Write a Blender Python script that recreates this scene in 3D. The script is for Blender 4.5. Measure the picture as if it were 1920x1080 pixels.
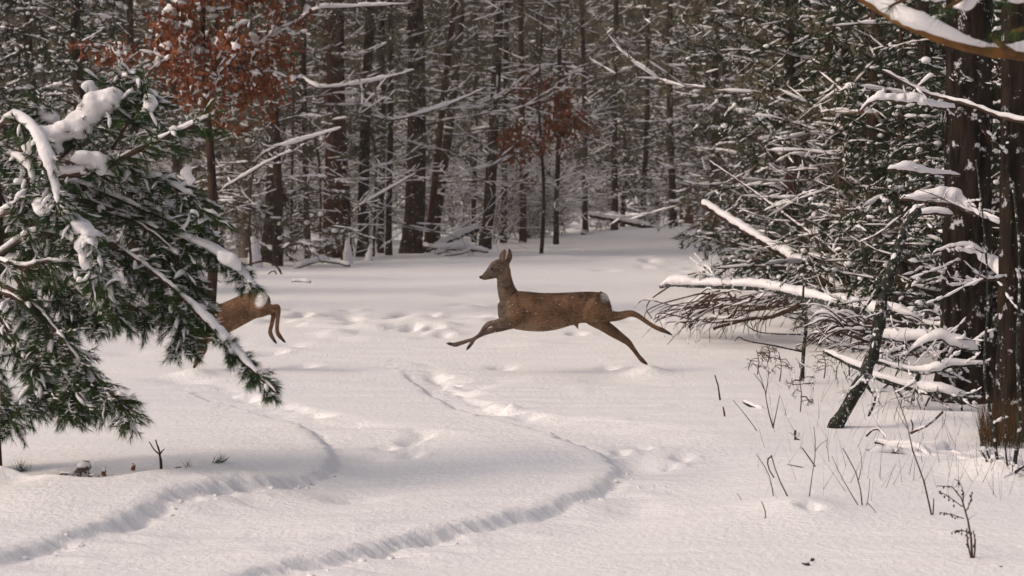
import bpy, math, random
import numpy as np
from mathutils import Vector, Matrix

# ------------------------------------------------------------------ scene, camera, light
scene = bpy.context.scene
for o in list(bpy.data.objects):
    bpy.data.objects.remove(o)
C = scene.collection
F = 70 / 36 * 1920                      # focal length in photo pixels
CAMZ = 1.6
PITCH = math.atan(191 / F)
cd = bpy.data.cameras.new("camera"); cam = bpy.data.objects.new("camera", cd); C.objects.link(cam)
cam.location = (0, 0, CAMZ); cam.rotation_euler = (math.pi / 2 - PITCH, 0, 0)
cd.lens = 70; cd.sensor_width = 36; cd.clip_start = 0.1; cd.clip_end = 1500
cd.dof.use_dof = True; cd.dof.focus_distance = 13.0; cd.dof.aperture_fstop = 5.0
scene.camera = cam

SUN_EL, SUN_AZ = math.radians(34), math.radians(-104)      # azimuth measured from +Y towards +X
w = bpy.data.worlds.new("World"); scene.world = w; w.use_nodes = True
nt = w.node_tree; nt.nodes.clear()
sky = nt.nodes.new('ShaderNodeTexSky'); sky.sky_type = 'NISHITA'; sky.sun_disc = False
sky.sun_elevation = SUN_EL; sky.sun_rotation = SUN_AZ; sky.dust_density = 5; sky.air_density = 1.5
hs = nt.nodes.new('ShaderNodeHueSaturation'); hs.inputs['Saturation'].default_value = 0.34
tint = nt.nodes.new('ShaderNodeMix'); tint.data_type = 'RGBA'; tint.blend_type = 'MULTIPLY'
tint.inputs['Factor'].default_value = 1; tint.inputs['B'].default_value = (1.0, 0.935, 0.95, 1)
bg = nt.nodes.new('ShaderNodeBackground'); bg.inputs['Strength'].default_value = 0.15
wo = nt.nodes.new('ShaderNodeOutputWorld')
nt.links.new(sky.outputs[0], hs.inputs['Color']); nt.links.new(hs.outputs[0], tint.inputs['A'])
nt.links.new(tint.outputs['Result'], bg.inputs['Color']); nt.links.new(bg.outputs[0], wo.inputs['Surface'])

ld = bpy.data.lights.new("sun", 'SUN'); ld.energy = 1.4; ld.angle = math.radians(21); ld.color = (1, 0.79, 0.50)
sun = bpy.data.objects.new("sun", ld); C.objects.link(sun); sun.location = (0, 0, 50)
sd = Vector((math.sin(SUN_AZ) * math.cos(SUN_EL), math.cos(SUN_AZ) * math.cos(SUN_EL), math.sin(SUN_EL)))
sun.rotation_euler = sd.to_track_quat('Z', 'Y').to_euler()

scene.view_settings.view_transform = 'Standard'; scene.view_settings.look = 'None'
scene.view_settings.exposure = 0.0; scene.view_settings.gamma = 1.0
scene.render.resolution_x = 1920; scene.render.resolution_y = 1080

rng = np.random.default_rng(7); random.seed(7)

# ------------------------------------------------------------------ picture -> world
def P(px, py, D):
    a = (px - 960) / F; b = -(py - 540) / F
    c, s = math.cos(PITCH), math.sin(PITCH)
    d = np.array([a, c + b * s, -s + b * c]); d = d / d[1] * D
    return np.array([d[0], D, CAMZ + d[2]])
def DG(py):
    b = -(py - 540) / F; c, s = math.cos(PITCH), math.sin(PITCH)
    return -CAMZ * (c + b * s) / (-s + b * c)
def G(px, py):
    p = P(px, py, DG(py)); p[2] = 0; return p
def W(px, D):                            # world x of a pixel column at depth D (near eye level)
    return (px - 960) / F * D

# ------------------------------------------------------------------ materials
def mat(name, col, rough=0.8, spec=0.3, var=None, scale=8.0, bump=0.0, bscale=60.0, snow=0.0, sscale=25.0, stretch=None, bdist=0.02):
    m = bpy.data.materials.new(name); m.use_nodes = True; t = m.node_tree; N = t.nodes; L = t.links
    b = N['Principled BSDF']; b.inputs['Roughness'].default_value = rough
    b.inputs['Specular IOR Level'].default_value = spec
    tc = N.new('ShaderNodeTexCoord'); vec = tc.outputs['Object']
    if stretch:
        mp = N.new('ShaderNodeMapping'); mp.inputs['Scale'].default_value = stretch
        L.new(vec, mp.inputs['Vector']); vec = mp.outputs[0]
    out = None
    if var:
        n = N.new('ShaderNodeTexNoise'); n.inputs['Scale'].default_value = scale; n.inputs['Detail'].default_value = 5
        L.new(vec, n.inputs['Vector'])
        r = N.new('ShaderNodeValToRGB'); r.color_ramp.elements[0].position = .35; r.color_ramp.elements[1].position = .65
        r.color_ramp.elements[0].color = (*col, 1); r.color_ramp.elements[1].color = (*var, 1)
        L.new(n.outputs[0], r.inputs[0]); out = r.outputs[0]
    else:
        b.inputs['Base Color'].default_value = (*col, 1)
    if snow > 0:                          # snow dust caught in the bark
        n2 = N.new('ShaderNodeTexNoise'); n2.inputs['Scale'].default_value = sscale; n2.inputs['Detail'].default_value = 6
        n2.inputs['Roughness'].default_value = .7
        L.new(tc.outputs['Object'], n2.inputs['Vector'])
        r2 = N.new('ShaderNodeValToRGB'); r2.color_ramp.elements[0].position = 1 - snow; r2.color_ramp.elements[1].position = 1 - snow + .05
        L.new(n2.outputs[0], r2.inputs[0])
        mx = N.new('ShaderNodeMix'); mx.data_type = 'RGBA'; L.new(r2.outputs[0], mx.inputs['Factor'])
        if out: L.new(out, mx.inputs['A'])
        else: mx.inputs['A'].default_value = (*col, 1)
        mx.inputs['B'].default_value = (.6, .58, .6, 1); out = mx.outputs['Result']
    if out: L.new(out, b.inputs['Base Color'])
    if bump > 0:
        n3 = N.new('ShaderNodeTexNoise'); n3.inputs['Scale'].default_value = bscale; n3.inputs['Detail'].default_value = 8; n3.inputs['Roughness'].default_value = .62
        L.new(vec, n3.inputs['Vector'])
        bp = N.new('ShaderNodeBump'); bp.inputs['Strength'].default_value = bump; bp.inputs['Distance'].default_value = bdist
        L.new(n3.outputs[0], bp.inputs['Height']); L.new(bp.outputs[0], b.inputs['Normal'])
    return m
SNOWG = mat('snow_ground', (.84, .825, .835), .75, .2, bump=.7, bscale=24, bdist=.022)
SNOW = mat('snow_on_branches', (.74, .725, .745), .8, .2, bump=.5, bscale=45, bdist=.02)
SNOWF = mat('snow_far', (.62, .60, .61), .9, .1)
BARK = mat('bark_dark', (.010, .007, .006), .9, .15, (.056, .032, .022), 9, .9, 14, snow=.39, sscale=9, stretch=(1, 1, .25), bdist=.05)
BARKR = mat('bark_reddish', (.020, .012, .010), .9, .15, (.11, .042, .022), 5, .8, 12, snow=.34, sscale=9, stretch=(1, 1, .25), bdist=.05)
BARKP = mat('bark_pale', (.10, .085, .065), .9, .15, (.24, .20, .16), 4, .6, 14, snow=.38, sscale=9, stretch=(1, 1, .3), bdist=.03)
BARKO = mat('bark_orange', (.05, .026, .012), .85, .2, (.19, .088, .024), 9, .9, 40, stretch=(1, 1, 1), bdist=.01)
MOSS = mat('bark_mossy', (.012, .014, .010), .9, .15, (.040, .045, .034), 18, .9, 40, snow=.44, sscale=30, bdist=.02)
TWIG = mat('twig_brown', (.036, .023, .017), .9, .15, (.080, .048, .034), 6)
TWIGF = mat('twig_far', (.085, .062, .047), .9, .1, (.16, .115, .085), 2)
WEED = mat('weed_stem', (.10, .065, .045), .9, .1, (.045, .028, .022), 12)
GRASSY = mat('dry_grass', (.11, .062, .030), .9, .1, (.05, .032, .018), 9)
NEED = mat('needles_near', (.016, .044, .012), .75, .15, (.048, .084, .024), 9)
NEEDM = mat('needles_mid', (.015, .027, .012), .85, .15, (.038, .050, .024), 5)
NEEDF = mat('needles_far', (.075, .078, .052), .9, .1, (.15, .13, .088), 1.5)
BARKM = mat('bark_massive', (.005, .004, .003), .95, .1, (.036, .025, .019), 16, 1, 22, snow=.41, sscale=10, stretch=(1, 1, .16), bdist=.09)
OAKL = mat('oak_leaf', (.105, .034, .018), .85, .15, (.26, .088, .040), 5)
LITTER = mat('frozen_debris', (.09, .075, .06), .9, .2, (.05, .035, .03), 20, .5, 60, snow=.5, sscale=18)
HOOF = mat('hoof_horn', (.012, .010, .010), .5, .4)
EYE = mat('eye_dark', (.004, .003, .003), .15, .6)

# ------------------------------------------------------------------ mesh collector
class MB:
    def __init__(s): s.v = []; s.q = []; s.t = []; s.n = 0
    def add(s, v, q=None, t=None):
        v = np.asarray(v, float).reshape(-1, 3)
        if q is not None and len(q): s.q.append(np.asarray(q, int) + s.n)
        if t is not None and len(t): s.t.append(np.asarray(t, int) + s.n)
        s.v.append(v); s.n += len(v)
    def mesh(s, name, mats, smooth=True):
        v = np.concatenate(s.v) if s.v else np.zeros((0, 3))
        q = np.concatenate(s.q) if s.q else np.zeros((0, 4), int)
        t = np.concatenate(s.t) if s.t else np.zeros((0, 3), int)
        me = bpy.data.meshes.new(name)
        me.vertices.add(len(v)); me.vertices.foreach_set('co', v.astype(np.float32).ravel())
        nl = q.size + t.size; me.loops.add(nl)
        me.loops.foreach_set('vertex_index', np.concatenate([q.ravel(), t.ravel()]).astype(np.int32))
        npoly = len(q) + len(t); me.polygons.add(npoly)
        st = np.concatenate([np.arange(len(q)) * 4, q.size + np.arange(len(t)) * 3]).astype(np.int32)
        me.polygons.foreach_set('loop_start', st)
        me.polygons.foreach_set('use_smooth', np.full(npoly, smooth))
        for m in (mats if isinstance(mats, (list, tuple)) else [mats]): me.materials.append(m)
        me.update(calc_edges=True); me.validate()
        return me
def obj(name, me, parent=None, loc=None):
    o = bpy.data.objects.new(name, me); C.objects.link(o)
    if parent: o.parent = parent
    if loc is not None: o.location = loc
    return o
def tag(o, label=None, cat=None, group=None, kind=None):
    if label: o['label'] = label
    if cat: o['category'] = cat
    if group: o['group'] = group
    if kind: o['kind'] = kind
    return o
def thing(name, label, cat, loc=(0, 0, 0), group=None):
    o = bpy.data.objects.new(name, None); C.objects.link(o); o.location = loc; o.empty_display_size = .2
    return tag(o, label, cat, group)

def nrm(a): return a / np.maximum(np.linalg.norm(a, axis=-1, keepdims=True), 1e-9)
def pads_mesh(mb, segs, k=4):
    """uneven elongated pads of snow: pinched at both ends, swollen in the middle"""
    S = np.asarray(segs, float).reshape(-1, 8)
    if not len(S): return
    p0, p1, r0, r1 = S[:, :3], S[:, 3:6], S[:, 6], S[:, 7]; n = len(S); q_ = np.random.default_rng(n)
    d = nrm(p1 - p0); z = np.tile([0, 0, 1.], (n, 1)); z[np.abs(d[:, 2]) > .95] = (1, 0, 0); s = nrm(np.cross(d, z)); u = np.cross(s, d)
    a = np.arange(k) * 2 * np.pi / k + np.pi / 2; ring = s[:, None] * np.cos(a)[None, :, None] + u[:, None] * np.sin(a)[None, :, None]
    rows = []
    for t, f in ((-.06, .15), (.2, .95), (.75, 1.0), (1.06, .12)):
        c = p0 + (p1 - p0) * (t + .08 * (q_.random(n)[:, None] - .5)); rr = (r0 * (1 - t) + r1 * t) * f * (.75 + .55 * q_.random(n)); rows.append(c[:, None] + ring * rr[:, None, None])
    b = np.arange(n)[:, None] * 4 * k; i = np.arange(k)[None]; j = (i + 1) % k
    q = np.concatenate([np.stack([b + m * k + i, b + m * k + j, b + (m + 1) * k + j, b + (m + 1) * k + i], -1).reshape(-1, 4) for m in range(3)])
    mb.add(np.concatenate(rows, 1), q)
def segs_mesh(mb, segs, k=3, off=None, rs=None):
    """prisms for rows (p0,p1,r0,r1)"""
    S = np.asarray(segs, float).reshape(-1, 8)
    if not len(S): return
    p0, p1, r0, r1 = S[:, :3], S[:, 3:6], S[:, 6], S[:, 7]
    d = nrm(p1 - p0); z = np.tile([0, 0, 1.], (len(S), 1)); z[np.abs(d[:, 2]) > .95] = (1, 0, 0)
    s = nrm(np.cross(d, z)); u = np.cross(s, d)
    a = np.arange(k) * 2 * np.pi / k + np.pi / 2
    ring = s[:, None] * np.cos(a)[None, :, None] + u[:, None] * np.sin(a)[None, :, None]
    v = np.concatenate([p0[:, None] + ring * r0[:, None, None], p1[:, None] + ring * r1[:, None, None]], 1)
    b = np.arange(len(S))[:, None] * 2 * k; i = np.arange(k)[None]; j = (i + 1) % k
    q = np.stack([b + i, b + j, b + k + j, b + k + i], -1).reshape(-1, 4)
    mb.add(v, q)
def snow_segs(segs, thick, r, minr=0.0, prob=1.0):
    """snow lying along the upper side of segments"""
    S = np.asarray(segs, float).reshape(-1, 8).copy()
    if not len(S): return S
    d = nrm(S[:, 3:6] - S[:, :3]); hor = np.sqrt(np.clip(1 - d[:, 2] ** 2, 0, 1))
    ld_ = .5 + .5 * np.sin(S[:, 0] * 2.9 + 1.3 * np.sin(S[:, 2] * 2.1)) * np.sin(S[:, 1] * 3.3 + 2) + .35 * np.sin(S[:, 2] * 4.7 + S[:, 0] * 1.9)
    ld_ = np.clip(ld_, 0, 1.2)
    keep = (hor > .45) & (S[:, 6] >= minr) & (r.random(len(S)) < prob * (.65 + .6 * ld_)); S = S[keep]; hor = hor[keep]; ld_ = ld_[keep]
    wv = thick * (hor ** 1.5) * (.45 + 1.1 * ld_) * (.7 + .6 * r.random(len(S)))
    for c in (6, 7):
        base = S[:, c].copy(); sr = np.minimum(wv, base * 2.2 + thick * .45)
        S[:, c] = np.maximum(sr, base * 1.05)
        S[:, 2 if c == 6 else 5] += base * .5 + S[:, c] * .55
    return S
def tube(mb, pts, rad, k=8, cap=True, ry=None):
    """one continuous tube; ry: lateral radius (for flattened sections)"""
    pts = np.asarray(pts, float); rad = np.asarray(rad, float); n = len(pts)
    ry = rad if ry is None else np.asarray(ry, float)
    d = nrm(np.gradient(pts, axis=0)); ref = np.array([0, 0, 1.]) if abs(d[:, 2]).mean() < .8 else np.array([0, 1., 0])
    s = nrm(np.cross(d, ref)); u = np.cross(s, d)
    a = np.arange(k) * 2 * np.pi / k
    v = pts[:, None] + s[:, None] * (np.cos(a)[None, :, None] * ry[:, None, None]) + u[:, None] * (np.sin(a)[None, :, None] * rad[:, None, None])
    v = v.reshape(-1, 3); q = []
    i = np.arange(k); j = (i + 1) % k
    for m in range(n - 1): q.append(np.stack([m * k + i, m * k + j, (m + 1) * k + j, (m + 1) * k + i], -1))
    t = []
    if cap:
        v = np.vstack([v, pts[0] - d[0] * rad[0] * .6, pts[-1] + d[-1] * rad[-1] * .6])
        t = np.concatenate([np.stack([j, i, np.full(k, n * k)], -1), np.stack([(n - 1) * k + i, (n - 1) * k + j, np.full(k, n * k + 1)], -1)])
    mb.add(v, np.concatenate(q), t if cap else None)
def spline(pts, n):
    """Catmull-Rom resample"""
    p = np.asarray(pts, float); m = len(p)
    if m < 3: 
        t = np.linspace(0, 1, n)[:, None]; return p[0] * (1 - t) + p[-1] * t
    e = np.vstack([2 * p[0] - p[1], p, 2 * p[-1] - p[-2]]); out = []
    for t in np.linspace(0, m - 1 - 1e-6, n):
        i = int(t); f = t - i; a, b, c, dd = e[i], e[i + 1], e[i + 2], e[i + 3]
        out.append(.5 * (2 * b + (c - a) * f + (2 * a - 5 * b + 4 * c - dd) * f ** 2 + (3 * b - a - 3 * c + dd) * f ** 3))
    return np.array(out)
def needles(mb, p, d, length, width, r):
    """one slim triangle per needle; p base points, d directions"""
    p = np.asarray(p); d = nrm(np.asarray(d)); n = len(p)
    if not n: return
    s = nrm(np.cross(d, r.normal(size=(n, 3)))) * (width * .5)
    L = (length * (.7 + .6 * r.random(n)))[:, None]
    v = np.stack([p - s, p + s, p + d * L], 1); mb.add(v, None, np.arange(3 * n).reshape(-1, 3))
_ico = None
def ico():
    global _ico
    if _ico is None:
        import bmesh
        bm = bmesh.new(); bmesh.ops.create_icosphere(bm, subdivisions=2, radius=1)
        v = np.array([x.co[:] for x in bm.verts]); t = np.array([[a.index for a in f.verts] for f in bm.faces]); bm.free(); _ico = (v, t)
    return _ico
def blob(mb, c, rx, ry, rz, r, rough=.18):
    v, t = ico(); ph = r.random(6) * 6
    n = 1 + rough * (np.sin(v[:, 0] * 3 + ph[0]) * np.sin(v[:, 1] * 3.3 + ph[1]) + np.sin(v[:, 2] * 4 + ph[2] + v[:, 0] * 2))
    mb.add(v * n[:, None] * np.array([rx, ry, rz]) + np.asarray(c), None, t)
def octas(mb, c, rad, sz=1.0):
    c = np.asarray(c); n = len(c); rad = np.asarray(rad).reshape(-1, 1, 1) * np.ones((n, 1, 1))
    o = np.array([[1, 0, 0], [0, 1, 0], [-1, 0, 0], [0, -1, 0], [0, 0, sz], [0, 0, -sz * .7]])
    f = np.array([[0, 1, 4], [1, 2, 4], [2, 3, 4], [3, 0, 4], [1, 0, 5], [2, 1, 5], [3, 2, 5], [0, 3, 5]])
    mb.add(c[:, None] + o[None] * rad, None, (np.arange(n)[:, None, None] * 6 + f[None]).reshape(-1, 3))
def remesh(o, voxel, smooth=4, mats=None):
    m = o.modifiers.new('r', 'REMESH'); m.mode = 'VOXEL'; m.voxel_size = voxel; m.use_smooth_shade = True
    s = o.modifiers.new('s', 'SMOOTH'); s.factor = .6; s.iterations = smooth
    dg = bpy.context.evaluated_depsgraph_get(); ev = o.evaluated_get(dg)
    me = bpy.data.meshes.new_from_object(ev); o.modifiers.clear(); old = o.data; o.data = me
    me.materials.clear()
    for k in (mats if isinstance(mats, (list, tuple)) else [mats]): me.materials.append(k)
    me.polygons.foreach_set('use_smooth', np.full(len(me.polygons), True)); me.update()
    bpy.data.meshes.remove(old)
    return me

# ------------------------------------------------------------------ ground
def vnoise(x, y, seed=0):
    xi = np.floor(x).astype(np.int64); yi = np.floor(y).astype(np.int64); fx = x - xi; fy = y - yi
    fx = fx * fx * (3 - 2 * fx); fy = fy * fy * (3 - 2 * fy)
    def h(a, b):
        n = (a * 374761393 + b * 668265263 + seed * 1442695041) & 0xffffffff
        n = ((n ^ (n >> 13)) * 1274126177) & 0xffffffff
        return ((n ^ (n >> 16)) & 0xffff) / 65535.0
    return (h(xi, yi) * (1 - fx) + h(xi + 1, yi) * fx) * (1 - fy) + (h(xi, yi + 1) * (1 - fx) + h(xi + 1, yi + 1) * fx) * fy - .5
def sm(a, b, x):
    t = np.clip((x - a) / (b - a), 0, 1); return t * t * (3 - 2 * t)
def linedist(line, X, Y):
    """signed distance (positive = right of travel direction) and 0..1 position along the line"""
    best = np.full(X.shape, 1e9); sg = np.zeros(X.shape); tt = np.zeros(X.shape)
    L = np.concatenate([[0], np.cumsum(np.linalg.norm(np.diff(line[:, :2], axis=0), axis=1))])
    for i in range(len(line) - 1):
        a = line[i, :2]; b = line[i + 1, :2]; e = b - a; l2 = (e ** 2).sum()
        t = np.clip(((X - a[0]) * e[0] + (Y - a[1]) * e[1]) / l2, 0, 1)
        dx = X - a[0] - t * e[0]; dy = Y - a[1] - t * e[1]; d = np.hypot(dx, dy)
        m = d < best; best[m] = d[m]; sg[m] = np.sign(e[1] * dx - e[0] * dy)[m]; tt[m] = (L[i] + t * (L[i + 1] - L[i]))[m]
    return best * sg, tt, L[-1]
def gline(pts, n=50): return spline([G(*p) for p in pts], n)
EA = gline([(735, 672), (770, 705), (850, 765), (930, 795), (1010, 820), (1080, 843), (1130, 860), (1150, 880), (1142, 900), (1095, 926), (1010, 955), (930, 975), (850, 992), (760, 1012), (640, 1040), (500, 1070), (380, 1100), (100, 1160)], 70)
EB = gline([(300, 715), (420, 755), (500, 785), (570, 815), (608, 846), (618, 866), (600, 888), (540, 905), (440, 925), (340, 945), (240, 975), (140, 1005), (0, 1045), (-250, 1110)], 60)
EC = gline([(-160, 872), (0, 882), (150, 903), (250, 897), (330, 884), (450, 880), (560, 872)], 30) * [.955, .955, 1]
DIMP = [(678, 930, .13, -.035), (1190, 946, .13, -.03), (640, 927, .1, -.015), (30, 925, .14, -.03), (180, 905, .12, -.02), (1500, 968, .20, .05), (1520, 974, .05, -.05),
        (545, 640, .14, -.05), (590, 598, .2, .04), (870, 548, .35, -.05), (780, 600, .22, .06), (760, 590, .2, -.06), (830, 612, .2, .06), (850, 590, .25, -.05), (880, 578, .2, .05),
        (1215, 690, .16, .07), (365, 696, .16, .07), (345, 705, .2, -.05), (1180, 862, .12, -.05), (1210, 868, .12, -.05), (700, 860, .1, -.02), (1040, 488, .6, .06), (1200, 492, .8, .07), (1260, 500, .7, -.06), (1290, 478, .8, .08),
        (1880, 900, .22, .12), (1760, 790, .3, .05), (1640, 880, .5, .04), (240, 655, .2, -.03), (930, 700, .25, -.03), (850, 700, .15, -.04), (890, 716, .12, -.04), (1150, 700, .3, -.03), (1000, 640, .3, .03)]
DIMP = [(*G(a, b)[:2], r_, h_) for a, b, r_, h_ in DIMP]
_r = np.random.default_rng(77)
for (a0, a1, b0, b1, n_) in ((740, 930, 560, 632, 15), (525, 680, 578, 612, 11), (440, 620, 650, 700, 3), (1020, 1320, 462, 515, 12), (900, 1230, 590, 690, 3), (700, 800, 810, 860, 4), (1130, 1320, 830, 875, 6)):
    for _ in range(n_):
        a_ = a0 + (a1 - a0) * _r.random(); b_ = b0 + (b1 - b0) * _r.random(); q_ = G(a_, b_); k_ = q_[1] / 17
        DIMP.append((q_[0], q_[1], (.05 + .06 * _r.random()) * k_, -(.04 + .05 * _r.random()) * k_)); DIMP.append((q_[0] + .1 * k_, q_[1] - .06 * k_, .07 * k_, .018 * k_))
def H(X, Y):
    X = np.asarray(X, float); Y = np.asarray(Y, float)
    z = .10 * vnoise(X * .16, Y * .16, 1) + .05 * vnoise(X * .5, Y * .4, 2) * sm(4, 12, Y)
    z += .012 * vnoise(X * .6, Y * 3.2, 3) + .012 * vnoise(X * 2.2, Y * 5, 4) + .006 * vnoise(X * 1.4, Y * 11, 15) + .016 * np.maximum(0, vnoise(X * 5.5, Y * 5.5, 16)) * sm(.05, .3, vnoise(X * .9, Y * .9, 17))
    z = z * np.where(Y < 60, 1, 1.0) + .25 * vnoise(X * .25, Y * .25, 9) * sm(38, 60, Y)
    z += .38 * sm(44, 60, Y) * np.exp(-((X - 4.6) / 3.2) ** 2)
    near = (Y > 6) & (Y < 20) & (np.abs(X) < 8)
    if near.any():
        x, y = X[near], Y[near]; zz = np.zeros(x.shape)
        for line, up in ((EA, .42), (EB, .46)):
            s, t, L = linedist(line, x, y); s = -s     # positive = outside the plateau
            rough = vnoise(t * 9, s * 3, 5); fine = vnoise(t * 24 + s * 9, s * 5, 6)
            s2 = s + .05 * rough + .03 * fine
            low = sm(.38, .52, t / L)
            w0 = .25 + .10 * low; w1 = .37 + .78 * low + (.1 if line is EB else 0)
            dep = (.034 + .012 * low + .035 * vnoise(t * 2.3, t * 0, 8)) * sm(0, .12, t / L)
            zz += -dep * sm(-.01, .07, s2) * (1 - sm(w0, w1, s + .12 * rough * (1 - low)))
            gro = np.abs(vnoise(t * 15 + s * 6, s * 3.5, 31)) * 2; gro2 = np.abs(vnoise(t * 34 + s * 10, s * 6, 32)) * 2; clus = sm(-.15, .22, vnoise(t * 2.6, t * 0, 33)) * (.6 + .8 * sm(-.3, .3, vnoise(t * 8, t * 0, 34)))
            zz += (.03 * rough - .075 * (np.maximum(gro - .25, 0) * .8 + gro2 * .4) * clus * (.4 + .6 * low)) * np.exp(-((s - .045) / .06) ** 2) + .02 * rough * np.exp(-((s - .25) / .15) ** 2)
            zz += (.16 * vnoise(t * 9, s * 5, 11) * sm(-.2, .2, vnoise(t * 1.7, s * 0, 14)) - .012) * np.exp(-((s - w1 * .85) / .09) ** 2) * (1 - low)
            zz += .006 * np.exp(-((s + .07) / .08) ** 2) * low
        s, t, L = linedist(EC, x, y); s = s
        en = sm(0, .1, t / L) * (1 - sm(.75, 1, t / L))
        zz += .075 * en * sm(-.07, .05, s + .03 * vnoise(t * 3, s * 0, 12)) * (1 - sm(.25, 1.0, s)) + .04 * en * vnoise(x * 3, y * 3, 13) * np.exp(-(s / .5) ** 2)
        z[near] += zz
    mid = (Y > 17) & (Y < 32) & (np.abs(X + 1.8) < 4)
    if mid.any():
        x, y = X[mid], Y[mid]
        z[mid] += .17 * np.maximum(0, vnoise(x * 2.6, y * 1.8, 21)) * sm(.05, .3, vnoise(x * .7, y * .7, 22)) * np.exp(-((y - 24) / 3.5) ** 2)
    for cx, cy, r_, h_ in DIMP:
        m = (np.abs(X - cx) < 3 * r_) & (np.abs(Y - cy) < 6 * r_)
        if m.any(): z[m] += h_ * np.exp(-((X[m] - cx) / r_) ** 2 - ((Y[m] - cy) / (r_ * 1.6)) ** 2)
    return z
def h1(x, y): return float(H(np.array([x]), np.array([y]))[0])
xs = np.concatenate([-np.geomspace(300, 5.2, 60), np.arange(-5, -3.2, .04), np.arange(-3.2, 1.6, .0135), np.arange(1.6, 5, .035), np.geomspace(5.1, 300, 60)])
ys = np.concatenate([[-60, -20, -5, 0, 3, 5, 6], np.arange(6.5, 7.8, .03), np.arange(7.8, 12.6, .0135), np.arange(12.6, 18, .028), np.arange(18, 34, .08), np.arange(34, 62, .25), np.geomspace(63, 600, 50)])
X, Y = np.meshgrid(xs, ys); Z = H(X, Y)
nx, ny = len(xs), len(ys); idx = np.arange(nx * ny).reshape(ny, nx)
mb = MB(); mb.add(np.stack([X, Y, Z], -1).reshape(-1, 3), np.stack([idx[:-1, :-1], idx[:-1, 1:], idx[1:, 1:], idx[1:, :-1]], -1).reshape(-1, 4))
ground = obj('snow_ground', mb.mesh('snow_ground', SNOWG)); tag(ground, kind='structure')
def onG(px, py):                          # ground point under a pixel, at the snow's height
    p = G(px, py); D0 = p[1]
    for _ in range(8):
        z = h1(p[0], p[1]); D = D0 * (CAMZ - z) / CAMZ; p = np.array([W(px, D), D, z])
    p[0] = P(px, py, p[1])[0]; return p

# ------------------------------------------------------------------ branch generators
def grow(p, d, length, r0, steps, r, wander=.25, curve=0.0, lift=0.0):
    """polyline of a branch: returns points and radii"""
    pts = [p]; d = d / np.linalg.norm(d); st = length / steps
    cv = np.array([0, 0, 1.])
    for i in range(steps):
        d = d + r.normal(size=3) * wander * np.array([1, 1, .6]) / math.sqrt(steps) + cv * (lift + curve * i / steps) / steps
        d /= np.linalg.norm(d); pts.append(pts[-1] + d * st)
    return np.array(pts), np.linspace(r0, r0 * .25, steps + 1)
def to_segs(pts, rad): return np.hstack([pts[:-1], pts[1:], rad[:-1, None], rad[1:, None]])

def dead_branches(r, z0, z1, n, lmin, lmax, twn=7, r0=.018, bias=None, lift=.5):
    S = []
    for i in range(n):
        z = z0 + (z1 - z0) * r.random(); a = r.random() * 2 * math.pi
        if bias is not None and r.random() < .6: a = bias + r.normal() * .6
        L = lmin + (lmax - lmin) * r.random() ** 1.3
        d = np.array([math.cos(a), math.sin(a), -.05 + .35 * r.normal() * .6])
        pts, rad = grow(np.array([0, 0, z]), d, L, r0 * (.6 + .4 * L / lmax), 7, r, .5, .7, lift * r.random() - .1)
        S.append(to_segs(pts, rad))
        for k in range(twn):
            j = r.integers(2, 8); q = pts[min(j, 7)]; dd = nrm(pts[min(j, 7)] - pts[min(j, 7) - 1])
            sd_ = np.array([-dd[1], dd[0], 0]) * r.choice([-1, 1])
            p2, r2 = grow(q, dd * .8 + sd_ * (.5 + .5 * r.random()) + np.array([0, 0, .25 * r.normal()]), L * (.15 + .3 * r.random()), rad[min(j, 7)] * .55, 3, r, .4, .3)
            S.append(to_segs(p2, r2))
            if r.random() < .7:
                p3, r3 = grow(p2[2], nrm(p2[2] - p2[1]) + r.normal(size=3) * .6, L * .12, .004, 2, r, .4); S.append(to_segs(p3, r3))
    return np.vstack(S)

def make_root(name, meshes):
    root = bpy.data.objects.new(name, None); C.objects.link(root); root.empty_display_size = .3
    for nm, me in meshes: obj(nm, me, root)
    root['used'] = 0
    return root
def place(T, x, y, s=1.0, rz=0.0, lean=(0, 0), label=None, cat='tree', group=None, trunk_r=None, trunk_mat=None, sz=None, z=None, tr_mesh=None):
    """first use moves the template itself, later uses copy it with its parts"""
    if T['used'] == 0: root = T; T['used'] = 1; kids = list(T.children)
    else:
        root = T.copy(); C.objects.link(root); kids = []
        for ch in TK[T.name]:
            c = ch.copy(); C.objects.link(c); c.parent = root; kids.append(c)
    if T is root: TK[T.name] = kids
    M = Matrix.Rotation(lean[0], 4, 'Y') @ Matrix.Rotation(-lean[1], 4, 'X') @ Matrix.Rotation(rz, 4, 'Z')
    root.rotation_euler = M.to_euler(); root.location = (x, y, h1(x, y) - .05 if z is None else z)
    root.scale = (s, s, sz or s)
    for k in kids:
        if k.name.startswith('trunk'):
            k.scale = (trunk_r / s, trunk_r / s, 1) if trunk_r else (1, 1, 1)
            if tr_mesh: k.data = tr_mesh
    if 'used' in root and root is not T: del root['used']
    tag(root, label, cat, group)
    return root
TK = {}

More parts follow.
